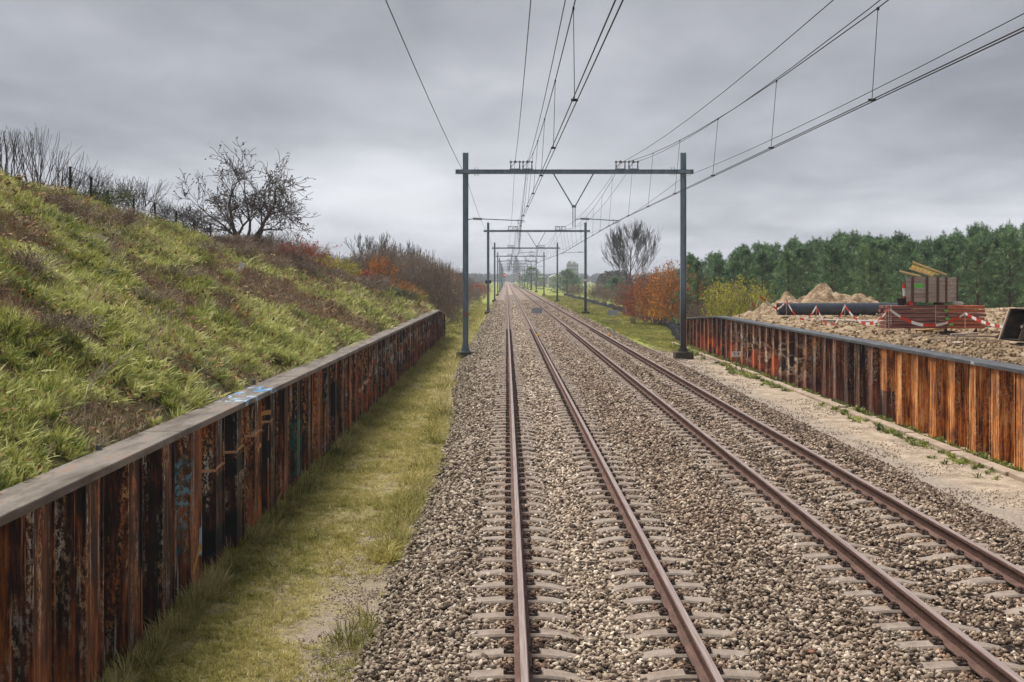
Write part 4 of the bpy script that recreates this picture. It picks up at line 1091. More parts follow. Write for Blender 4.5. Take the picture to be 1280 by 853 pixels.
def leaves_mesh(name, P, size, mat, parent=None, r=None, aspect=.6, up=0.0, bend=True):
    r = r or rng; n_ = len(P); P = np.asarray(P, float)
    d_ = r.normal(size=(n_, 3)); d_[:, 2] = d_[:, 2] * .7 + up; d_ /= np.linalg.norm(d_, axis=1, keepdims=True)
    q = r.normal(size=(n_, 3)); u = np.cross(d_, q); u /= np.linalg.norm(u, axis=1, keepdims=True)
    s = (size * r.uniform(.6, 1.3, n_))[:, None]
    A = P; B = P + d_ * s * .5 + u * s * aspect * .5; D = P + d_ * s * .5 - u * s * aspect * .5; Cc = P + d_ * s
    V = np.stack([A, B, Cc, D], 1).reshape(-1, 3); b_ = np.arange(n_)[:, None] * 4
    return np_obj(name, V, np.concatenate([b_, b_ + 1, b_ + 2, b_ + 3], 1), mat, 4, False, parent)

def grow(r, base, d0, L0, r0, depth, nch, spread, curl, upb, shrink=.72, segs=4, rs=.62, tipmin=.0):
    """recursive limbs. returns segments and tip points"""
    S = []; T = []
    def limb(p, d_, L, rad, dep):
        q = Vector(p); dd = Vector(d_).normalized(); nodes = [(q.copy(), dd.copy(), rad)]
        for i in range(segs):
            dd = (dd + Vector(r.normal(0, curl, 3)) + Vector((0, 0, upb))).normalized()
            nq = q + dd * L / segs; ra = rad * (1 - .5 * i / segs); rb = rad * (1 - .5 * (i + 1) / segs)
            S.append((q.copy(), nq.copy(), ra, rb)); q = nq; nodes.append((q.copy(), dd.copy(), rb))
        if dep == 0:
            T.extend([n_[0] for n_ in nodes[1:]]); return
        for c_ in range(nch[len(nch) - dep] if isinstance(nch, (list, tuple)) else nch):
            i = r.integers(1 if dep < depth else 2, segs + 1); base_, bd, br = nodes[i]
            ax_ = Vector(r.normal(size=3)); ax_ = (ax_ - bd * ax_.dot(bd)).normalized()
            nd = (bd * math.cos(spread) + ax_ * math.sin(spread * r.uniform(.7, 1.3))).normalized()
            limb(base_, nd, L * shrink * r.uniform(.7, 1.2), br * rs, dep - 1)
        limb(q, dd, L * shrink, nodes[-1][2], dep - 1)
    limb(base, d0, L0, r0, depth)
    return S, T

def segs_obj(name, S, mat, parent, sides=4, minr=0.004):
    if not S: return None
    return seg_mesh(name, [s[0] for s in S], [s[1] for s in S], [max(s[2], minr) for s in S], [max(s[3], minr) for s in S], mat, parent, sides)

def copy_thing(src, loc, s=1, rz=0, label=None, group=None, sz=None):
    o = copy_tree(src); o.location = loc; o.rotation_euler = (0, 0, rz); o.scale = (s, s, sz if sz else s)
    if label: o['label'] = label
    if group: o['group'] = group
    return o

used_src = set()
def place(src, loc, s, rz, label, group=None, sz=None, cat=None):
    if src.name not in used_src:
        used_src.add(src.name); o = src; o.location = loc; o.rotation_euler = (0, 0, rz); o.scale = (s, s, sz if sz else s); o['label'] = label
        if group: o['group'] = group
    else: o = copy_thing(src, loc, s, rz, label, group, sz)
    return o

# --- crest tree (left)
r = np.random.default_rng(5)
ty = 52.0; tx = (309 - 633) * ty / F; tz = float(emb_h(np.array([tx]), np.array([ty]))[0]) - .1
root = thing('bare_tree', 'dark spreading tree with twin trunks and curled leaves on the bank crest', 'tree', (tx, ty, tz))
S = []; T = []
for d0, L0, off in (((-.24, 0, 1), 1.3, (-.10, 0, 0)), ((.12, .05, 1), 1.35, (.10, .05, 0)), ((-.8, .3, .75), 1.05, (-.22, .05, .5)), ((.75, -.2, .8), 1.05, (.2, .05, .55)), ((-.05, .3, 1), 1.2, (0, .05, .6))):
    a, b_ = grow(r, off, d0, L0, .12 if off[2] == 0 else .06, 4, [3, 3, 3, 3], .82, .17, .03, .74, 4, .62); S += a; T += b_
def fit(S, T, W, H):
    P = np.array([tuple(s[1]) for s in S]); sx = W / (np.percentile(P[:, 0], 99.5) - np.percentile(P[:, 0], .5)); sz2 = H / np.percentile(P[:, 2], 99.7)
    f_ = lambda p: Vector((p[0] * sx, p[1] * sx, p[2] * sz2))
    return [(f_(s[0]), f_(s[1]), s[2], s[3]) for s in S], [f_(q) for q in T]
S, T = fit(S, T, 5.5, 4.55)
skew = lambda p: Vector((p.x - .13 * max(0, p.z - .8), p.y, p.z))
S = [(skew(a), skew(b_), c_ * 1.15, d_ * 1.15) for a, b_, c_, d_ in S]; T = [skew(q) for q in T]
tk = [s for s in S if s[2] > .03]; cr = [s for s in S if s[2] <= .03]
segs_obj('trunk', tk, MAT['barksmooth'], root, 7); segs_obj('twigs', cr, MAT['barksmooth'], root, 3, .0105)
T = [T[i] for i in r.choice(len(T), min(2600, len(T)), replace=False)]
leaves_mesh('crown', np.array([tuple(q) for q in T]) + r.normal(0, .05, (len(T), 3)), .11, MAT['curledleaf'], root, r, .45)

# --- tall bare tree (right)
def bare_tree(seed, label, W, H, upb=.10, spread=.42, mat='twiggrey', trunk=.17, tip=.017, nl=20, ch=(4, 4, 4)):
    r = np.random.default_rng(seed); root = thing('bare_tree', label, 'tree', (0, 0, 0)); S = []; T = []
    for i in range(10): S.append((Vector((.06 * math.sin(i), 0, i * .55)), Vector((.06 * math.sin(i + 1), 0, (i + 1) * .55)), trunk * (1 - i * .085), trunk * (1 - (i + 1) * .085)))
    for k in range(nl):
        a = 6.283 * k / nl * 5.3 + r.normal(0, .3); z_ = 1.3 + 4.0 * k / nl; q = (1 - k / nl)
        s1, t1 = grow(r, (0, 0, z_), (math.cos(a) * (.55 + .5 * q), math.sin(a) * (.55 + .5 * q), 1), 2.3 * (.55 + .65 * q), .045 * (.6 + .7 * q), 3, list(ch), spread, .07, upb, .62, 4, .5); S += s1; T += t1
    S, T = fit(S, T, W, H)
    segs_obj('trunk', [s for s in S if s[2] > .03], MAT['barksmooth'], root, 6, .03); segs_obj('crown', [s for s in S if s[2] <= .03], MAT[mat], root, 3, tip)
    return root
bt = bare_tree(21, '', 6.6, 10.6, tip=.014, nl=17)
place(bt, (at(788, 380, 145).x, 145, -.8), 1, .4, 'tall leafless tree with fine upright branches behind the brush, right of the tracks')

# --- brush / bushes
def brush(seed, nst, W, H, leaf, nleaf, lsize, twig='twig', spread=.55, upb=.06, dep=2, cat='bush', tip=.008):
    r = np.random.default_rng(seed); root = thing('bush', '', cat)
    S = []; T = []
    for k in range(nst):
        a = r.uniform(0, 6.283); out_ = r.uniform(.05, .75); bs = (math.cos(a) * out_ * .35, math.sin(a) * out_ * .35, 0)
        s1, t1 = grow(r, bs, (math.cos(a) * out_, math.sin(a) * out_, 1), 1.0, .022, dep, [3] * dep, spread, .12, upb, .7, 3, .6); S += s1; T += t1
    S, T = fit(S, T, W, H)
    segs_obj('stems', S, MAT[twig], root, 3, tip)
    if leaf:
        P = np.array([tuple(q) for q in T]); cl = P[r.integers(0, len(P), max(40, nleaf // 22))]; P = np.where((r.random(nleaf) < .75)[:, None], cl[r.integers(0, len(cl), nleaf)] + r.normal(0, .085, (nleaf, 3)), P[r.integers(0, len(P), nleaf)] + r.normal(0, .07, (nleaf, 3))); P[:, 2] = np.maximum(P[:, 2], .05)
        P[:, 2] *= np.where(r.random(nleaf) < .5, r.uniform(.3, 1, nleaf), 1)
        leaves_mesh('foliage', P, lsize, MAT[leaf], root, r, .7)
    return root
BR = {
 'bare': [brush(201 + i, 14, 3.0, 2.4, None, 0, 0, 'twiggrey') for i in range(3)],
 'brown': [brush(211 + i, 22, 3.0, 2.6, 'brownleaf', 1500, .07) for i in range(3)],
 'red': [brush(221 + i, 14, 2.6, 2.2, 'redleaf', 1900, .085) for i in range(2)],
 'orange': [brush(231 + i, 16, 2.6, 2.3, 'oak', 4200, .085) for i in range(2)],
 'yellow': [brush(241 + i, 14, 2.6, 2.0, 'yelleaf', 2600, .085, 'twig') for i in range(2)],
 'green': [brush(251 + i, 14, 2.4, 1.6, 'greenleaf', 2600, .08) for i in range(2)],
 'wand': [brush(261 + i, 20, 2.2, 2.4, None, 0, 0, 'twiggrey', .40, .10, 1, 'shrub', .0055) for i in range(2)],
}
rb = random.Random(11)
def bushes(kind, spots, label, group, many=True):
    """spots: px of base, Y, width m, height m; base on the terrain given by hf"""
    for i, (X, Y, W_, H_, hf) in enumerate(spots):
        z_ = float(hf(np.array([X]), np.array([Y]))[0]) - .05
        src = rb.choice(BR[kind]); n0 = {'bare': (3., 2.4), 'brown': (3., 2.6), 'red': (2.6, 2.2), 'orange': (2.6, 2.3), 'yellow': (2.6, 2.), 'green': (2.4, 1.6), 'wand': (2.2, 2.4)}[kind]
        place(src, (X, Y, z_), W_ / n0[0], rb.uniform(0, 6.28), label[i] if isinstance(label, list) else label, group, H_ / n0[1])
def E(px, Y, W_, H_): X = (px - 633) * Y / F; return (X, Y, W_, H_, emb_h)
def K(px, W_, H_, dx=0): X = -11.35 - dx; return (X, X * F / (px - 633), W_, H_, emb_h)
def G(px, Y, W_, H_): X = (px - 633) * Y / F; return (X, Y, W_, H_, ground_h)
# crest brush on the left, near
bushes('wand', [K(8, 1.6, 1.3), K(46, 1.5, 1.75), K(76, 1.5, 1.5, .3)], ['leafless shrub at the left edge of the bank crest', 'tallest leafless wand shrub on the near crest', 'leafless wand shrub right of the tallest one'], 'wand shrubs on the crest')
bushes('bare', [K(112, 1.7, 1.25), K(142, 1.6, 1.6, .3), K(178, 2.2, 1.75, .3), K(204, 1.2, 1.2)], ['low bare shrub behind the first fence post', 'bare shrub left of the tall twiggy one', 'widest bare twiggy shrub behind the fence', 'small bare shrub right of the widest one'], 'bare shrubs by the fence')
# toward the tree and past it
L_ = []
for k in range(17):
    px = 225 + k * 14; L_.append(K(px, rb.uniform(1.6, 2.8), rb.uniform(.8, 1.4) * (1 + k * .045) * (.5 if 245 < px < 335 else 1), rb.uniform(-.4, .4)))
bushes('bare', L_, 'low leafless shrub in the row along the bank crest', 'leafless shrubs along the crest')
L_ = []
for k in range(70):
    Y = 44 + 66 * rb.random(); u_ = rb.uniform(.30 if Y > 56 else .55, 1.0); L_.append((-4.0 - 7.3 * u_, Y, rb.uniform(1.4, 2.6), rb.uniform(.55, 1.05) * (1 + (Y - 44) / 80), emb_h))
bushes('brown', L_, 'brown twiggy bush on the upper bank beyond the tree', 'brown bushes on the bank')
bushes('red', [E(372, 58, 2.8, 1.5), E(350, 54, 1.8, 1.0), E(455, 66, 2.4, 1.2)], ['wide red leaved bush below the bank crest', 'small red bush just right of the twin trunk tree', 'low red bush left of the orange one on the bank'], 'red bushes on the bank')
bushes('orange', [E(478, 68, 1.8, 2.0), E(503, 69, 1.6, 1.3)], ['bright orange bush near the far end of the bank', 'small salmon orange bush right of the bright orange one'], 'orange bushes on the bank')
bushes('yellow', [E(408, 60, 1.7, 1.3), E(432, 63, 1.6, 1.3), E(519, 70, 1.3, 1.2), E(303, 49, .5, .35), E(384, 64, 1.0, .5)], ['yellow bush on the bank below the crest, left one', 'yellow bush right of the other yellow one', 'yellow green bush behind the far end of the wall', 'tiny yellow plant under the twin trunk tree', 'low yellow patch of leaves under the red bush'], 'yellow bushes on the bank')
bushes('green', [E(487, 63, 1.6, .7), E(503, 63, 1.8, .8), E(130, 34, 1.7, .7)], ['green bush above the far wall end, left one', 'green bush above the far wall end, right one', 'dark green bramble patch high on the near bank'], 'green bushes on the bank')
L_ = [E(px, Y, W_, H_) for px, Y, W_, H_ in ((28, 18, 1.3, .5), (60, 27, 1.6, .6), (95, 27, 1.9, .7), (150, 30, 1.8, .7), (215, 26, 1.3, .45), (255, 33, 1.7, .6), (180, 22, 1.2, .4), (300, 40, 1.9, .7), (340, 44, 2.0, .75), (285, 45, 1.8, .7), (70, 15, .9, .4), (380, 50, 1.9, .7))]
bushes('brown', L_, 'low dry brown bramble among the green plants of the near bank', 'brambles on the near bank')
# tall brush beyond the wall end, left
L_ = []
for k in range(30):
    X = -4.1 - abs(rb.gauss(0, 3.2)); Y = rb.uniform(77, 120); px = 633 + X * F / Y
    topy = float(np.interp(px, [380, 440, 480, 530, 560, 600], [302, 300, 300, 312, 330, 345])) + rb.uniform(0, 14)
    zt = CAMZ + (349 - topy) * Y / F; zb_ = float(emb_h(np.array([X]), np.array([Y]))[0]); H_ = max(1.6, zt - zb_); L_.append((X, Y, rb.uniform(2.4, 3.6), min(H_, 5.5), emb_h))
bushes('brown', L_, 'tall brown twiggy thicket bush beyond the end of the left wall', 'thicket beyond the left wall')
bt2 = bare_tree(33, '', 3.0, 4.6, .10, .42, 'twiggrey', .07, .010, 7, (3, 3, 2))
for i, (px, Y, top_, lab) in enumerate(((452, 96, 291, 'thin leafless tree on the far crest, left of a pair'), (476, 98, 290, 'thin leafless tree on the far crest, right of a pair'), (505, 104, 300, 'leafless tree at the right end of the far crest'), (522, 108, 306, 'dark small tree above the thicket beyond the wall'))):
    X = (px - 633) * Y / F; zb_ = float(emb_h(np.array([X]), np.array([Y]))[0]); H_ = CAMZ + (349 - top_) * Y / F - zb_
    place(bt2, (X, Y, zb_ - .1), H_ / 4.6, i * 1.3, lab, 'thin trees on the far crest')
L_ = [(rb.uniform(-13, -4.6), rb.uniform(122, 260), rb.uniform(3, 4.5), rb.uniform(2.2, 3.6), ground_h) for k in range(22)]
bushes('brown', L_, 'brown bush in the distant scrub left of the tracks', 'distant scrub on the left')
bushes('red', [G(597, 190, 4, 3.4), G(606, 240, 4, 3)], ['reddish bush left of the distant masts', 'farther reddish bush left of the distant masts'], 'distant red bushes')

# right side bushes
bushes('orange', [G(842, 92, 4.3, 5.0), G(869, 90, 3.2, 4.1), G(822, 96, 3.2, 4.5)], ['large orange leaved oak bush beside the nearest right mast', 'orange oak bush half hidden behind the right mast', 'orange bush left of the large oak'], 'orange oaks on the right')
bushes('red', [G(792, 98, 2.8, 3.6), G(806, 100, 2.4, 4.2)], ['dark red bush left of the orange oaks', 'taller dark red bush touching the orange oaks'], 'dark red bushes on the right')
bushes('yellow', [G(903, 80, 2.6, 3.4), G(924, 81, 3.0, 3.9), G(948, 82, 2.4, 3.5)], ['yellow green bush behind the right wall, leftmost', 'yellow green bush behind the right wall, tallest', 'yellow green bush next to the sand heap'], 'yellow green bushes behind the wall')
L_ = [G(rb.uniform(866, 884), rb.uniform(78, 88), rb.uniform(1.6, 2.4), rb.uniform(1.4, 2.3)) for k in range(5)]
bushes('brown', L_, 'brown dry bush between the orange oaks and the right wall', 'dry bushes by the right wall')
L_ = []
for k in range(48):
    Y = 100 + 170 * rb.random() ** 1.2; X = rb.uniform(13.4, 25 if Y > 110 else 17); L_.append((X, Y, rb.uniform(2.4, 4.2), rb.uniform(2.0, 3.6), ground_h))
bushes('brown', L_, 'brown twiggy bush in the scrub right of the tracks', 'scrub right of the tracks')
L_ = [(rb.uniform(14, 26), rb.uniform(130, 250), rb.uniform(2.6, 4), rb.uniform(2.6, 4.2), ground_h) for k in range(14)]
bushes('bare', L_, 'grey leafless bush in the scrub right of the tracks', 'grey bushes right of the tracks')

# --- pines
def pine(seed, H, W):
    r = np.random.default_rng(seed); root = thing('pine_tree', '', 'pine tree')
    S = [((0, 0, 0), (r.normal(0, .08), r.normal(0, .08), H * .5), .13, .085)]; S.append((S[0][1], (0, 0, H * .97), .085, .02)); P = []; D = []
    nl = 15
    for l in range(nl):
        z_ = H * (.05 + .91 * l / nl) + r.normal(0, .08); t_ = l / nl
        rad = W * .5 * (1 - t_ ** 1.25) * r.uniform(.75, 1.15) + .16
        nb = r.integers(5, 8); a0 = r.uniform(0, 6.28)
        for b_ in range(nb):
            a = a0 + 6.283 * b_ / nb + r.normal(0, .2); L = rad * r.uniform(.7, 1.15)
            tip = np.array([math.cos(a) * L, math.sin(a) * L, z_ + L * (.30 + .55 * t_) + r.normal(0, .1)]); b0 = np.array([0, 0, z_]); S.append((tuple(b0), tuple(tip), .022, .008))
            for q in range(6):
                f_ = r.uniform(.35, 1.05); c_ = b0 + (tip - b0) * f_ + r.normal(0, .15, 3); P.append(c_); D.append((tip - b0) / L)
    for q in range(5):
        P.append(np.array([0, 0, H * (1 - .035 * q)])); D.append(np.array([0, 0, 1.]))
    for q in range(6):
        a = r.uniform(0, 6.28); rr = r.uniform(.3, .8); zz_ = H * r.uniform(.80, .93)
        for f_ in (0, .16, .32): P.append(np.array([rr * math.cos(a), rr * math.sin(a), zz_ + f_])); D.append(np.array([0, 0, 1.]))
    S = [(Vector(a), Vector(b_), c_, d_) for a, b_, c_, d_ in S]
    segs_obj('trunk', S, MAT['pinebark'], root, 5)
    P = np.array(P); D = np.array(D); n_ = 18; PP = np.repeat(P, n_, 0); DD = np.repeat(D, n_, 0)
    d_ = r.normal(size=PP.shape) * .75 + DD * .5 + np.array([0, 0, .3]); d_ /= np.linalg.norm(d_, axis=1, keepdims=True)
    u = np.cross(d_, r.normal(size=PP.shape)); u /= np.linalg.norm(u, axis=1, keepdims=True); L = r.uniform(.13, .30, len(PP))[:, None]; PP = PP + r.normal(0, .05, PP.shape)
    w_ = .030; V = np.stack([PP - u * w_ * .6, PP + u * w_ * .6, PP + d_ * L + u * w_ * .3, PP + d_ * L - u * w_ * .3], 1).reshape(-1, 3); b_ = np.arange(len(PP))[:, None] * 4
    np_obj('crown', V, np.concatenate([b_, b_ + 1, b_ + 2, b_ + 3], 1), MAT['pine'], 4, False, root)
    return root
pines = [pine(300 + i, 8.0, 5.0 + .5 * (i % 3)) for i in range(6)]
skyx = [855, 870, 900, 950, 1010, 1083, 1140, 1155, 1185, 1235, 1300]; skyy = [322, 318, 314, 306, 298, 287, 296, 299, 291, 281, 279]
k = 0
for row, Yr in enumerate((82, 90, 98, 107, 118, 130, 144)):
    px = 985 if row == 0 else (872 if row == 1 else 862); 
    while px < 1318:
        Y = Yr + rb.uniform(-3, 3); X = (px - 633) * Y / F; ty_ = float(np.interp(px, skyx, skyy)) + rb.uniform(-5, 8) + (10 if row == 0 else 4 if row == 1 else 0)
        zt = CAMZ + (349 - ty_) * Y / F; zb_ = float(ground_h(np.array([X]), np.array([Y]))[0])
        s_ = (zt - zb_) / 8.0
        place(pines[k % 6], (X, Y, zb_ - .1), min(1.15, max(.7, s_)), rb.uniform(0, 6.28), 'dark green young pine %s of the wood' % ('in the front rows' if row < 2 else 'in the back rows'), 'pines in the front of the wood' if row < 2 else 'pines deeper in the wood', s_)
        px += (2.3 + rb.uniform(-.5, .7)) * F / Y; k += 1
for i, (px, Y, H_, W_, lab) in enumerate(((709, 300, 6.2, 1.4, 'rounded dark conifer in the distance right of the third mast'), (716, 310, 5.2, 1.2, 'smaller dark conifer beside the distant rounded one'), (664, 420, 8, 1.6, 'dark conifer in the haze right of the vanishing tracks'), (770, 190, 4.2, 1.0, 'dark evergreen between the bare tree and the second mast'))):
    place(pines[i], ((px - 633) * Y / F, Y, -.7), W_ * 1.5, i, lab, None, H_ / 8)

# --- distant woods (one uncountable mass)
fp = []
for k in range(4):
    r = np.random.default_rng(400 + k); n_ = 700; P = r.normal(size=(n_, 3)); P /= np.linalg.norm(P, axis=1, keepdims=True); P *= r.uniform(.3, 1, (n_, 1)) ** .5; P = P * np.array([.55, .55, .5]) + np.array([0, 0, .5])
    d_ = r.normal(size=(n_, 3)); d_ /= np.linalg.norm(d_, axis=1, keepdims=True); u = np.cross(d_, r.normal(size=(n_, 3))); u /= np.linalg.norm(u, axis=1, keepdims=True); s = .055
    V = np.stack([P - u * s, P - d_ * s, P + u * s, P + d_ * s], 1).reshape(-1, 3); b_ = np.arange(n_)[:, None] * 4
    fp.append(proto('far_crown_%d' % k, V, np.concatenate([b_, b_ + 1, b_ + 2, b_ + 3], 1), MAT['farwood'], 4))
n_ = 1500; Y = rng.uniform(300, 1500, n_); sgn = np.where(rng.random(n_) < .5, -1, 1); X = sgn * (14 + rng.uniform(0, .62, n_) * Y)
X = np.where((sgn > 0), X + 8, X); ok_ = ~((X > 10) & (X < 80) & (Y > 420) & (Y < 980)); X, Y = X[ok_], Y[ok_]
ex = rng.uniform(-60, 60, 90); X = np.concatenate([X, ex, rng.uniform(90, 130, 60)]); Y = np.concatenate([Y, np.full(90, 1540.) + rng.uniform(-20, 60, 90), rng.uniform(300, 420, 60)])
n_ = len(X); hh = rng.uniform(4, 7.5, n_) * (.8 + Y / 2200)
scatter('distant_woods', fp, np.stack([X, Y, np.full(n_, -.8)], -1), np.stack([np.zeros(n_)] * 2 + [rng.uniform(0, 6, n_)], -1), np.stack([hh * 1.1, hh * 1.1, hh], -1), rng.integers(0, 4, n_), rng.random(n_), 'hazy distant woods along the horizon')

# far buildings
p0 = at(708.5, 329.5, 900); p1 = at(723, 337, 900)
root = thing('apartment_block', 'hazy grey apartment block on the horizon right of the tracks', 'building', ((p0.x + p1.x) / 2, 900, -.5))
wl = MB().box(((p0.x + p1.x) / 2, 905, p0.z / 2 - .5), (p1.x - p0.x, 10, p0.z + 1)).box((p0.x + 2.2, 905, p0.z + .8), (2.2, 8, 1.6)).box((p1.x - 3, 905, p0.z + .6), (2.0, 8, 1.2)).build('wall', MAT['facade'], root)
for fl in range(5):
    for cl_ in range(6): MB().box((p0.x + .9 + cl_ * 1.35, 899.97, p0.z - 1.6 - fl * 2.8), (.8, .1, 1.4)).build('window', MAT['window'], root)
for i_, (xa, xb, yt, Y) in enumerate(((668, 683, 344.5, 620), (686, 706, 344, 560))):
    a = (xa - 633) * Y / F; b_ = (xb - 633) * Y / F; zt = CAMZ + (349 - yt) * Y / F; root = thing('low_hall', 'low white roofed hall in the haze, %s one' % ('left', 'right')[i_], 'building', ((a + b_) / 2, Y, -.5), 'white halls')
    MB().box(((a + b_) / 2, Y + 8, (zt - 1) / 2 - .4), (b_ - a, 16, zt - 1 + .8)).build('wall', MAT['facade'], root)
    MB().prism([(a - .3, zt - 1.0), ((a + b_) / 2, zt + .6), (b_ + .3, zt - 1.0)], Y - .4, Y + 16.4).build('roof', MAT['roofwhite'], root)
Yt = 1400; tx0 = (645.3 - 633) * Yt / F; zt = CAMZ + (349 - 330) * Yt / F; root = thing('church_tower', 'broad tower with pointed roof fading in the haze at the end of the tracks', 'tower', (tx0, Yt, -.5))
MB().box((tx0, Yt, zt / 2), (7.2, 7.2, zt)).build('wall', MAT['brickfar'], root)
MB().add([(tx0 - 3.9, Yt - 3.9, zt), (tx0 + 3.9, Yt - 3.9, zt), (tx0 + 3.9, Yt + 3.9, zt), (tx0 - 3.9, Yt + 3.9, zt), (tx0 - .8, Yt, zt + 8), (tx0 + .8, Yt, zt + 8)], [(0, 1, 5, 4), (1, 2, 5), (2, 3, 4, 5), (3, 0, 4), (0, 3, 2, 1)]).build('roof', MAT['window'], root)

# ------------------------------------------------------------------ fence on the crest
fpx = [(88, 243, 31), (113, 250, 34), (135, 262, 37), (166, 270, 40.5), (195, 276, 44), (220, 282, 47), (243, 292, 49.5), (263.6, 298, 52), (285, 303, 55)]
root = thing('wire_fence', 'low fence of dark posts and wire along the top of the bank', 'fence', (-11, 40, 5)); tops = []
for px, py, Y in fpx:
    X = -11.05; Y = X * F / (px - 633); zb_ = float(emb_h(np.array([X]), np.array([Y]))[0]); z_ = zb_ + .85; tops.append(Vector((X, Y, z_)))
    MB().tube([(X, Y, zb_ - .3), (X + random.gauss(0, .03), Y, z_ - .06)], .034, 7).build('fence_post', MAT['postwood'], root)
for dz in (-.06, -.38, -.65): MB().tube([q + Vector((0, 0, dz)) for q in tops], .008, 4).build('fence_wire', MAT['wire'], root)

# small white tilted marker on the slope
Y = 40.; X = (302 - 633) * Y / F; zb_ = float(emb_h(np.array([X]), np.array([Y]))[0])
Y = 36.; 
best = None
for Yc in np.arange(24, 60, .25):
    X = (301 - 633) * Yc / F; e_ = float(emb_h(np.array([X]), np.array([Yc]))[0]); py = 349 - (e_ - CAMZ) * F / Yc
    if best is None or abs(py - 347) < best[0]: best = (abs(py - 347), X, Yc, e_)
_, X, Y, zb_ = best; hh = 13 * Y / F
o = MB().box((X, Y, zb_ + hh * .9), (.16 * Y / 36, .05, hh), (0, R(25), 0)).box((X - .12, Y + .02, zb_ + .02), (.05, .04, hh), (0, R(25), 0)).build('marker_board', MAT['white'], loc=(X, Y, zb_)); tag(o, 'small tilted white marker board on the bank below the tree', 'marker')

# ------------------------------------------------------------------ grass and weeds
def tnoise(x, y, s=0): return fbm(x, y, s, 3)
r9 = np.random.default_rng(77)
short = [tuft('short_tuft_%d' % k, MAT['blade_short'], 18, .052, .007, .06, 1.4, 2, .6) for k in range(4)]
def pts_region(y_breaks, xfun, densf):
    out_x, out_y, out_s = [], [], []
    for (y0, y1, dn, s_) in y_breaks:
        x0, x1 = xfun; n_ = int(dn * (x1 - x0) * (y1 - y0)); out_x.append(r9.uniform(x0, x1, n_)); out_y.append(r9.uniform(y0, y1, n_)); out_s.append(np.full(n_, s_))
    return np.concatenate(out_x), np.concatenate(out_y), np.concatenate(out_s)
def put(name, protos, x, y, z, s, tn, label, tilt=.25):
    n_ = len(x); rot = np.stack([r9.normal(0, tilt, n_), r9.normal(0, tilt, n_), r9.uniform(0, 6.283, n_)], -1)
    return scatter(name, protos, np.stack([x, y, z], -1), rot, np.stack([s * r9.uniform(.8, 1.2, n_), s * r9.uniform(.8, 1.2, n_), s * r9.uniform(.7, 1.35, n_)], -1), r9.integers(0, len(protos), n_), np.clip(tn, 0, 1), label)
# left strip
x, y, s = pts_region(((8, 14, 420, 1.0), (14, 22, 300, 1.15), (22, 34, 170, 1.5), (34, 56, 80, 2.0), (56, 84, 36, 2.7), (84, 170, 9, 4.5)), (-4.4, -1.0), None)
edge = x - lx(y); big = tnoise(x * 1.1, y * .9, 91); barep = np.clip(1 - (y - 13) / 16, 0, 1) * np.clip((x + 2.7) / .8, 0, 1)
keep = (edge < .05 + .25 * (r9.random(len(x)) < .15)) & ((x > -3.72) | (y > 75)) & (r9.random(len(x)) > .30 * (big > .5) + .86 * barep * (big > .36)) & ~((edge > -.5) & (y > 35) & (r9.random(len(x)) < .6))
for k_m in range(2):
    keep &= ~((np.abs(x + 1.84) < .52) & (y > Y0 + DS * k_m - 2.6) & (y < Y0 + DS * k_m + .6))
worn_ = tnoise(x * 1.7, y * .8, 140); keep &= ~((worn_ > .56) & (x > -3.3) & (r9.random(len(x)) < .75))
x, y, s = x[keep], y[keep], s[keep]; nearw = np.exp(-np.abs(x + 3.62) / .12); fringe = np.exp(-((x - lx(y) + .2) / .18) ** 2) * (tnoise(x * 2, y * .8, 95) > .5)
tn = .20 + .75 * tnoise(x * 1.3, y * 1.1, 92) + .22 * np.exp(-((x + 2.25) / .45) ** 2) + r9.normal(0, .16, len(x)) - .15 * nearw
put('grass', short, x, y, ground_h(x, y) + 0, s * (1 + 1.6 * nearw * r9.random(len(x)) + 1.2 * fringe), tn, 'short mossy grass strip between the left wall and the ballast', .3)
tall = [tuft('tall_tuft_%d' % k, MAT['blade_tall'], 14, .34, .011, .09, .8, 3, .7) for k in range(4)]
# tall tufts at foot of the left wall and ballast fringe, kerb on the right
n_ = 1500; y = 8 + 62 * r9.random(n_) ** 1.5; x = -3.58 + np.abs(r9.normal(0, .09, n_)); k1 = tnoise(y * .9, x * 0, 96) > .42
n2 = 420; y2 = 17 + 50 * r9.random(n2) ** 1.3; x2 = lx(y2) - .1 + r9.normal(0, .12, n2); k2 = tnoise(y2 * .5, x2 * 0, 97) > .5
n3 = 26; y3 = r9.normal(12.6, .5, n3); x3 = r9.normal(-1.5, .13, n3)
x = np.concatenate([x[k1], x2[k2], x3]); y = np.concatenate([y[k1], y2[k2], y3])
put('tall_grass_fringe', tall, x, y, ground_h(x, y) - .01, np.full(len(x), .62) * (1 + y / 90), .15 + .7 * tnoise(x, y, 98) + r9.normal(0, .12, len(x)), 'taller grass fringe at the wall foot and ballast edge', .3)
# right kerb weeds and meadow
herbs = [tuft('herb_%d' % k, MAT['herb'], 16, .17, .042, .08, 1.0, 3, .9, True) for k in range(4)]
x, y, s = pts_region(((15, 30, 60, .7), (30, 48, 40, .9), (48, 68, 26, 1.2)), (8.5, 9.68), None)
k_ = tnoise(y * .55, x * 1.2, 101) + .30 * np.exp(-((x - 9.52) / .12) ** 2) + .10 * np.exp(-((x - 9.0) / .15) ** 2) + .0035 * (y - 30) - .14 * (x < 8.8); k_ = (k_ > .53) & (np.abs(x - 9.28) > .13)
x, y, s = x[k_], y[k_], s[k_]
put('weeds', herbs + short, x, y, ground_h(x, y), s * .9, .1 + .7 * tnoise(x * 3, y * 3, 103) + r9.normal(0, .1, len(x)), 'green weeds along the kerb by the right wall', .3)
x, y, s = pts_region(((60, 90, 42, 2.0), (90, 150, 14, 3.2), (150, 260, 4, 5)), (7.2, 13.0), None)
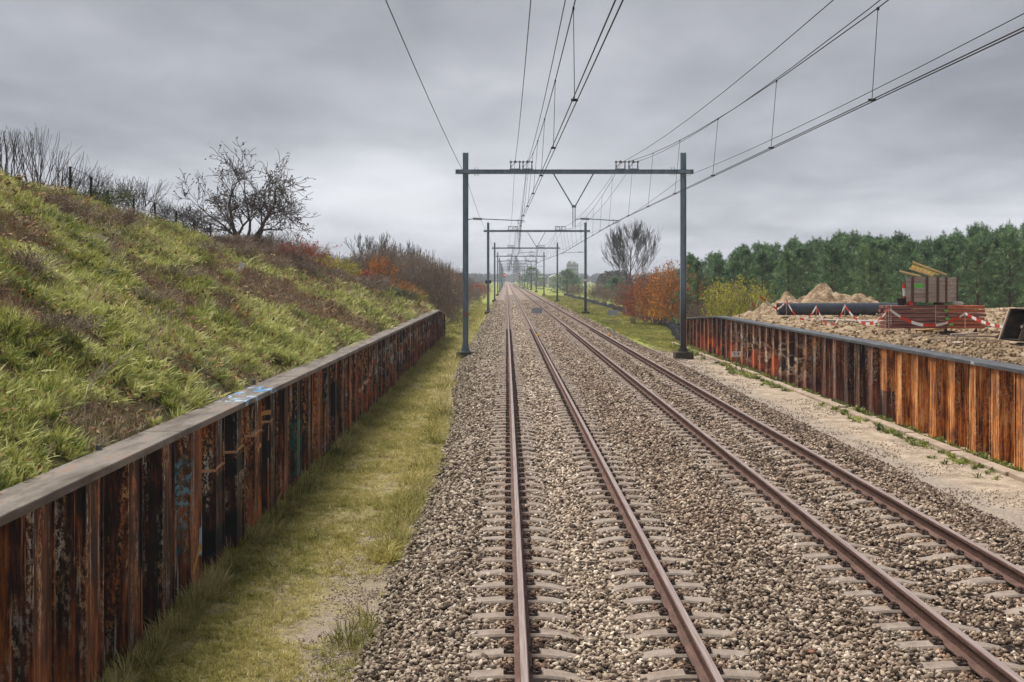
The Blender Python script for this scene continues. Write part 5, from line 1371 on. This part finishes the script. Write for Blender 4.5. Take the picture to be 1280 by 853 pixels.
k_ = (r9.random(len(x)) > .3) & ((x < 9.4) | (y > 69)) & (x > 7.5 + .8 * r9.random(len(x)) * (y < 75))
x, y, s = x[k_], y[k_], s[k_]; put('meadow_grass', short, x, y, ground_h(x, y), s, .05 + .6 * tnoise(x * .8, y * .4, 105) + r9.normal(0, .12, len(x)), 'bright meadow grass right of the tracks', .2)

n_ = 9000; y = 13 + 50 * r9.random(n_) ** 1.4; x = r9.uniform(7.2, 9.1, n_); k_ = tnoise(x * 1.2, y * .6, 120) + .12 * (x < 7.8) > .47; x, y = x[k_], y[k_]; n_ = len(x); sg = r9.uniform(.008, .022, n_) * (1 + y / 60)
n2 = 5000; y2 = r9.uniform(8.5, 20, n2); x2 = lx(y2) - np.abs(r9.normal(0, .38, n2)); k_ = tnoise(x2 * 2, y2 * 2, 121) > .42; x2, y2 = x2[k_], y2[k_]; x = np.concatenate([x, x2]); y = np.concatenate([y, y2]); sg = np.concatenate([sg, r9.uniform(.008, .02, len(x2))]); n_ = len(x)
scatter('gravel', stones[4:], np.stack([x, y, ground_h(x, y) + .004], -1), r9.uniform(-1, 1, (n_, 3)) * 3, np.stack([sg] * 3, -1), r9.integers(0, 8, n_), .5 + .45 * r9.random(n_), 'fine loose gravel on the sandy path and by the grass')
cl_ = []
for k, q in enumerate(stones[:4]): c2 = q.copy(); c2.data = q.data.copy(); c2.data.materials.clear(); c2.data.materials.append(MAT['sand']); c2.name = 'sand_clod_%d' % k; cl_.append(c2)
n_ = 12000; y = 20 + 44 * r9.random(n_) ** 1.2; x = 10.15 + (.42 * y + 1 - 10.15) * r9.random(n_); k_ = (x > 10.1) & (tnoise(x * .9, y * .7, 122) > .42); x, y = x[k_], y[k_]; n_ = len(x)
sg = .015 + .05 * r9.random(n_) ** 2.5 * (1 + y / 60)
scatter('sand_clods', cl_, np.stack([x, y, sand_h(x, y) + sg * .2], -1), r9.uniform(-1, 1, (n_, 3)) * 3, np.stack([sg] * 3, -1), r9.integers(0, 4, n_), r9.random(n_), 'lumps of damp sand strewn over the sand')
# bank vegetation
x, y, s = pts_region(((8, 15, 150, .75), (15, 24, 115, .9), (24, 38, 66, 1.15), (38, 60, 34, 1.5), (60, 110, 14, 2.0), (110, 200, 3, 3.5)), (-13.2, -4.12), None)
k_ = (x > -.44 * y - 1.2) & ((y < 70) | (x < -4.4)); x, y, s = x[k_], y[k_], s[k_]
u = np.clip((-4.1 - x) / 7.0, 0, 1.2)     # 0 at the wall, 1 at the crest
zoneA = tnoise(x * .33, y * .20, 110); zoneB = tnoise(x * .7, y * .45, 111); zoneC = tnoise(x * 1.6, y * 1.2, 112)
dead = (zoneB > .61) | ((y > 44) & (zoneA + .004 * (y - 44) > .46) & (u > .3)); lush = (zoneA + .20 * np.exp(-((u - .62) / .28) ** 2) * (y < 42) > .56) & ~dead
gap_ = zoneC < .36
rr_ = r9.random(len(x)); z = emb_h(x, y) - .02
gr_ = ~gap_ & ((~lush & ~dead) | (rr_ < .35)); tn = .30 + .55 * tnoise(x * .5, y * .4, 113) + r9.normal(0, .17, len(x)) + .20 * ((u < .45) & (y < 30)) + .13 + .32 * (tnoise(x * .8, y * .35, 130) > .56)
put('bank_grass', tall, x[gr_], y[gr_], z[gr_], s[gr_] * .50, tn[gr_], 'rough yellowish grass covering the bank', .45)
lv = [tuft('leafy_clump_%d' % k, MAT['herb'], 30, .30, .031, .16, .95, 3, 1.0, True) for k in range(5)]
hm = ~gap_ & (lush | ((rr_ > .70) & ~dead)); tn = .40 + .6 * tnoise(x * .9, y * .8, 114) + r9.normal(0, .16, len(x))
put('leafy_weeds', lv, x[hm], y[hm], z[hm], s[hm] * .74 * (.8 + .4 * zoneC[hm]), tn[hm], 'lush bright green leafy weeds on the bank', .35)
hm2 = r9.random(len(x)) < .55
st_ = [tuft('stalk_%d' % k, MAT['stalk'], 12, .42, .008, .14, .9, 3, .5) for k in range(4)]
dm = (dead & hm2) | (rr_ < .10); tn = r9.beta(2, 1.7, len(x))
put('dead_stalks', st_, x[dm], y[dm], z[dm], s[dm] * .75, tn[dm], 'dry brown stalks and brambles on the bank', .5)

q_ = r9.random(len(x)) < .07 + .10 * dead
lf = []
for k in range(3):
    rr3 = np.random.default_rng(700 + k); V = []; Fc = []
    for j in range(9):
        cxy = rr3.normal(0, .16, 2); a = rr3.uniform(0, 6.28); sl_ = rr3.uniform(.03, .055); zz_ = rr3.uniform(.02, .22); dx_, dy_ = math.cos(a) * sl_, math.sin(a) * sl_; tz_ = rr3.normal(0, .02)
        b0 = len(V); V += [(cxy[0], cxy[1], zz_), (cxy[0] + dx_ - dy_ * .4, cxy[1] + dy_ + dx_ * .4, zz_ + tz_), (cxy[0] + 2 * dx_, cxy[1] + 2 * dy_, zz_ + tz_ * .5), (cxy[0] + dx_ + dy_ * .4, cxy[1] + dy_ - dx_ * .4, zz_ - tz_)]; Fc.append((b0, b0 + 1, b0 + 2, b0 + 3))
    lf.append(proto('fallen_leaves_%d' % k, V, Fc, MAT['litter'], 4))
put('leaf_litter', lf, x[q_], y[q_], z[q_], s[q_] * .9, r9.random(q_.sum()), 'brown, orange and pale fallen leaves caught in the bank plants', .5)
# dead branches lying on the bank
def hit(px, py):
    for Yc in np.arange(6, 120, .1):
        X = (px - 633) * Yc / F; e_ = float(emb_h(np.array([X]), np.array([Yc]))[0])
        if X < -4.1 and 349 - (e_ - CAMZ) * F / Yc <= py: return Vector((X, Yc, e_))
    return None
for i, (px, py, L, seed, mt, ang, lab) in enumerate(((105, 545, 1.1, 1, 'twigpale', 1.2, 'pale dead branch standing behind the near wall'), (20, 335, 1.6, 2, 'twigpale', .1, 'pale fallen branch at the left of the bank'),
        (95, 305, 1.5, 3, 'twigpale', .1, 'pale fallen branch high on the bank'), (120, 375, 1.6, 4, 'twigpale', .5, 'bent pale branch in the middle of the bank'), (185, 470, 1.3, 5, 'twigpale', .9, 'thin pale branch low on the bank'),
        (270, 420, 1.2, 6, 'twig', .9, 'dark forked branch on the bank below the white marker'), (40, 345, 1.2, 7, 'twig', .4, 'dark tangled branch at the left of the bank'))):
    q = hit(px, py)
    if q is None: continue
    r = np.random.default_rng(500 + seed); S, T = grow(r, (0, 0, 0), (math.cos(ang), -.1, math.sin(ang) + .15), L * .42, .007, 2, [3, 3], .6, .22, .0, .7, 4, .6)
    o = segs_obj('dead_branch', S, MAT[mt], None, 4, .003); o.location = q + Vector((0, 0, .12)); tag(o, lab, 'branch', 'dead branches on the bank')
print('objects', len(bpy.data.objects))
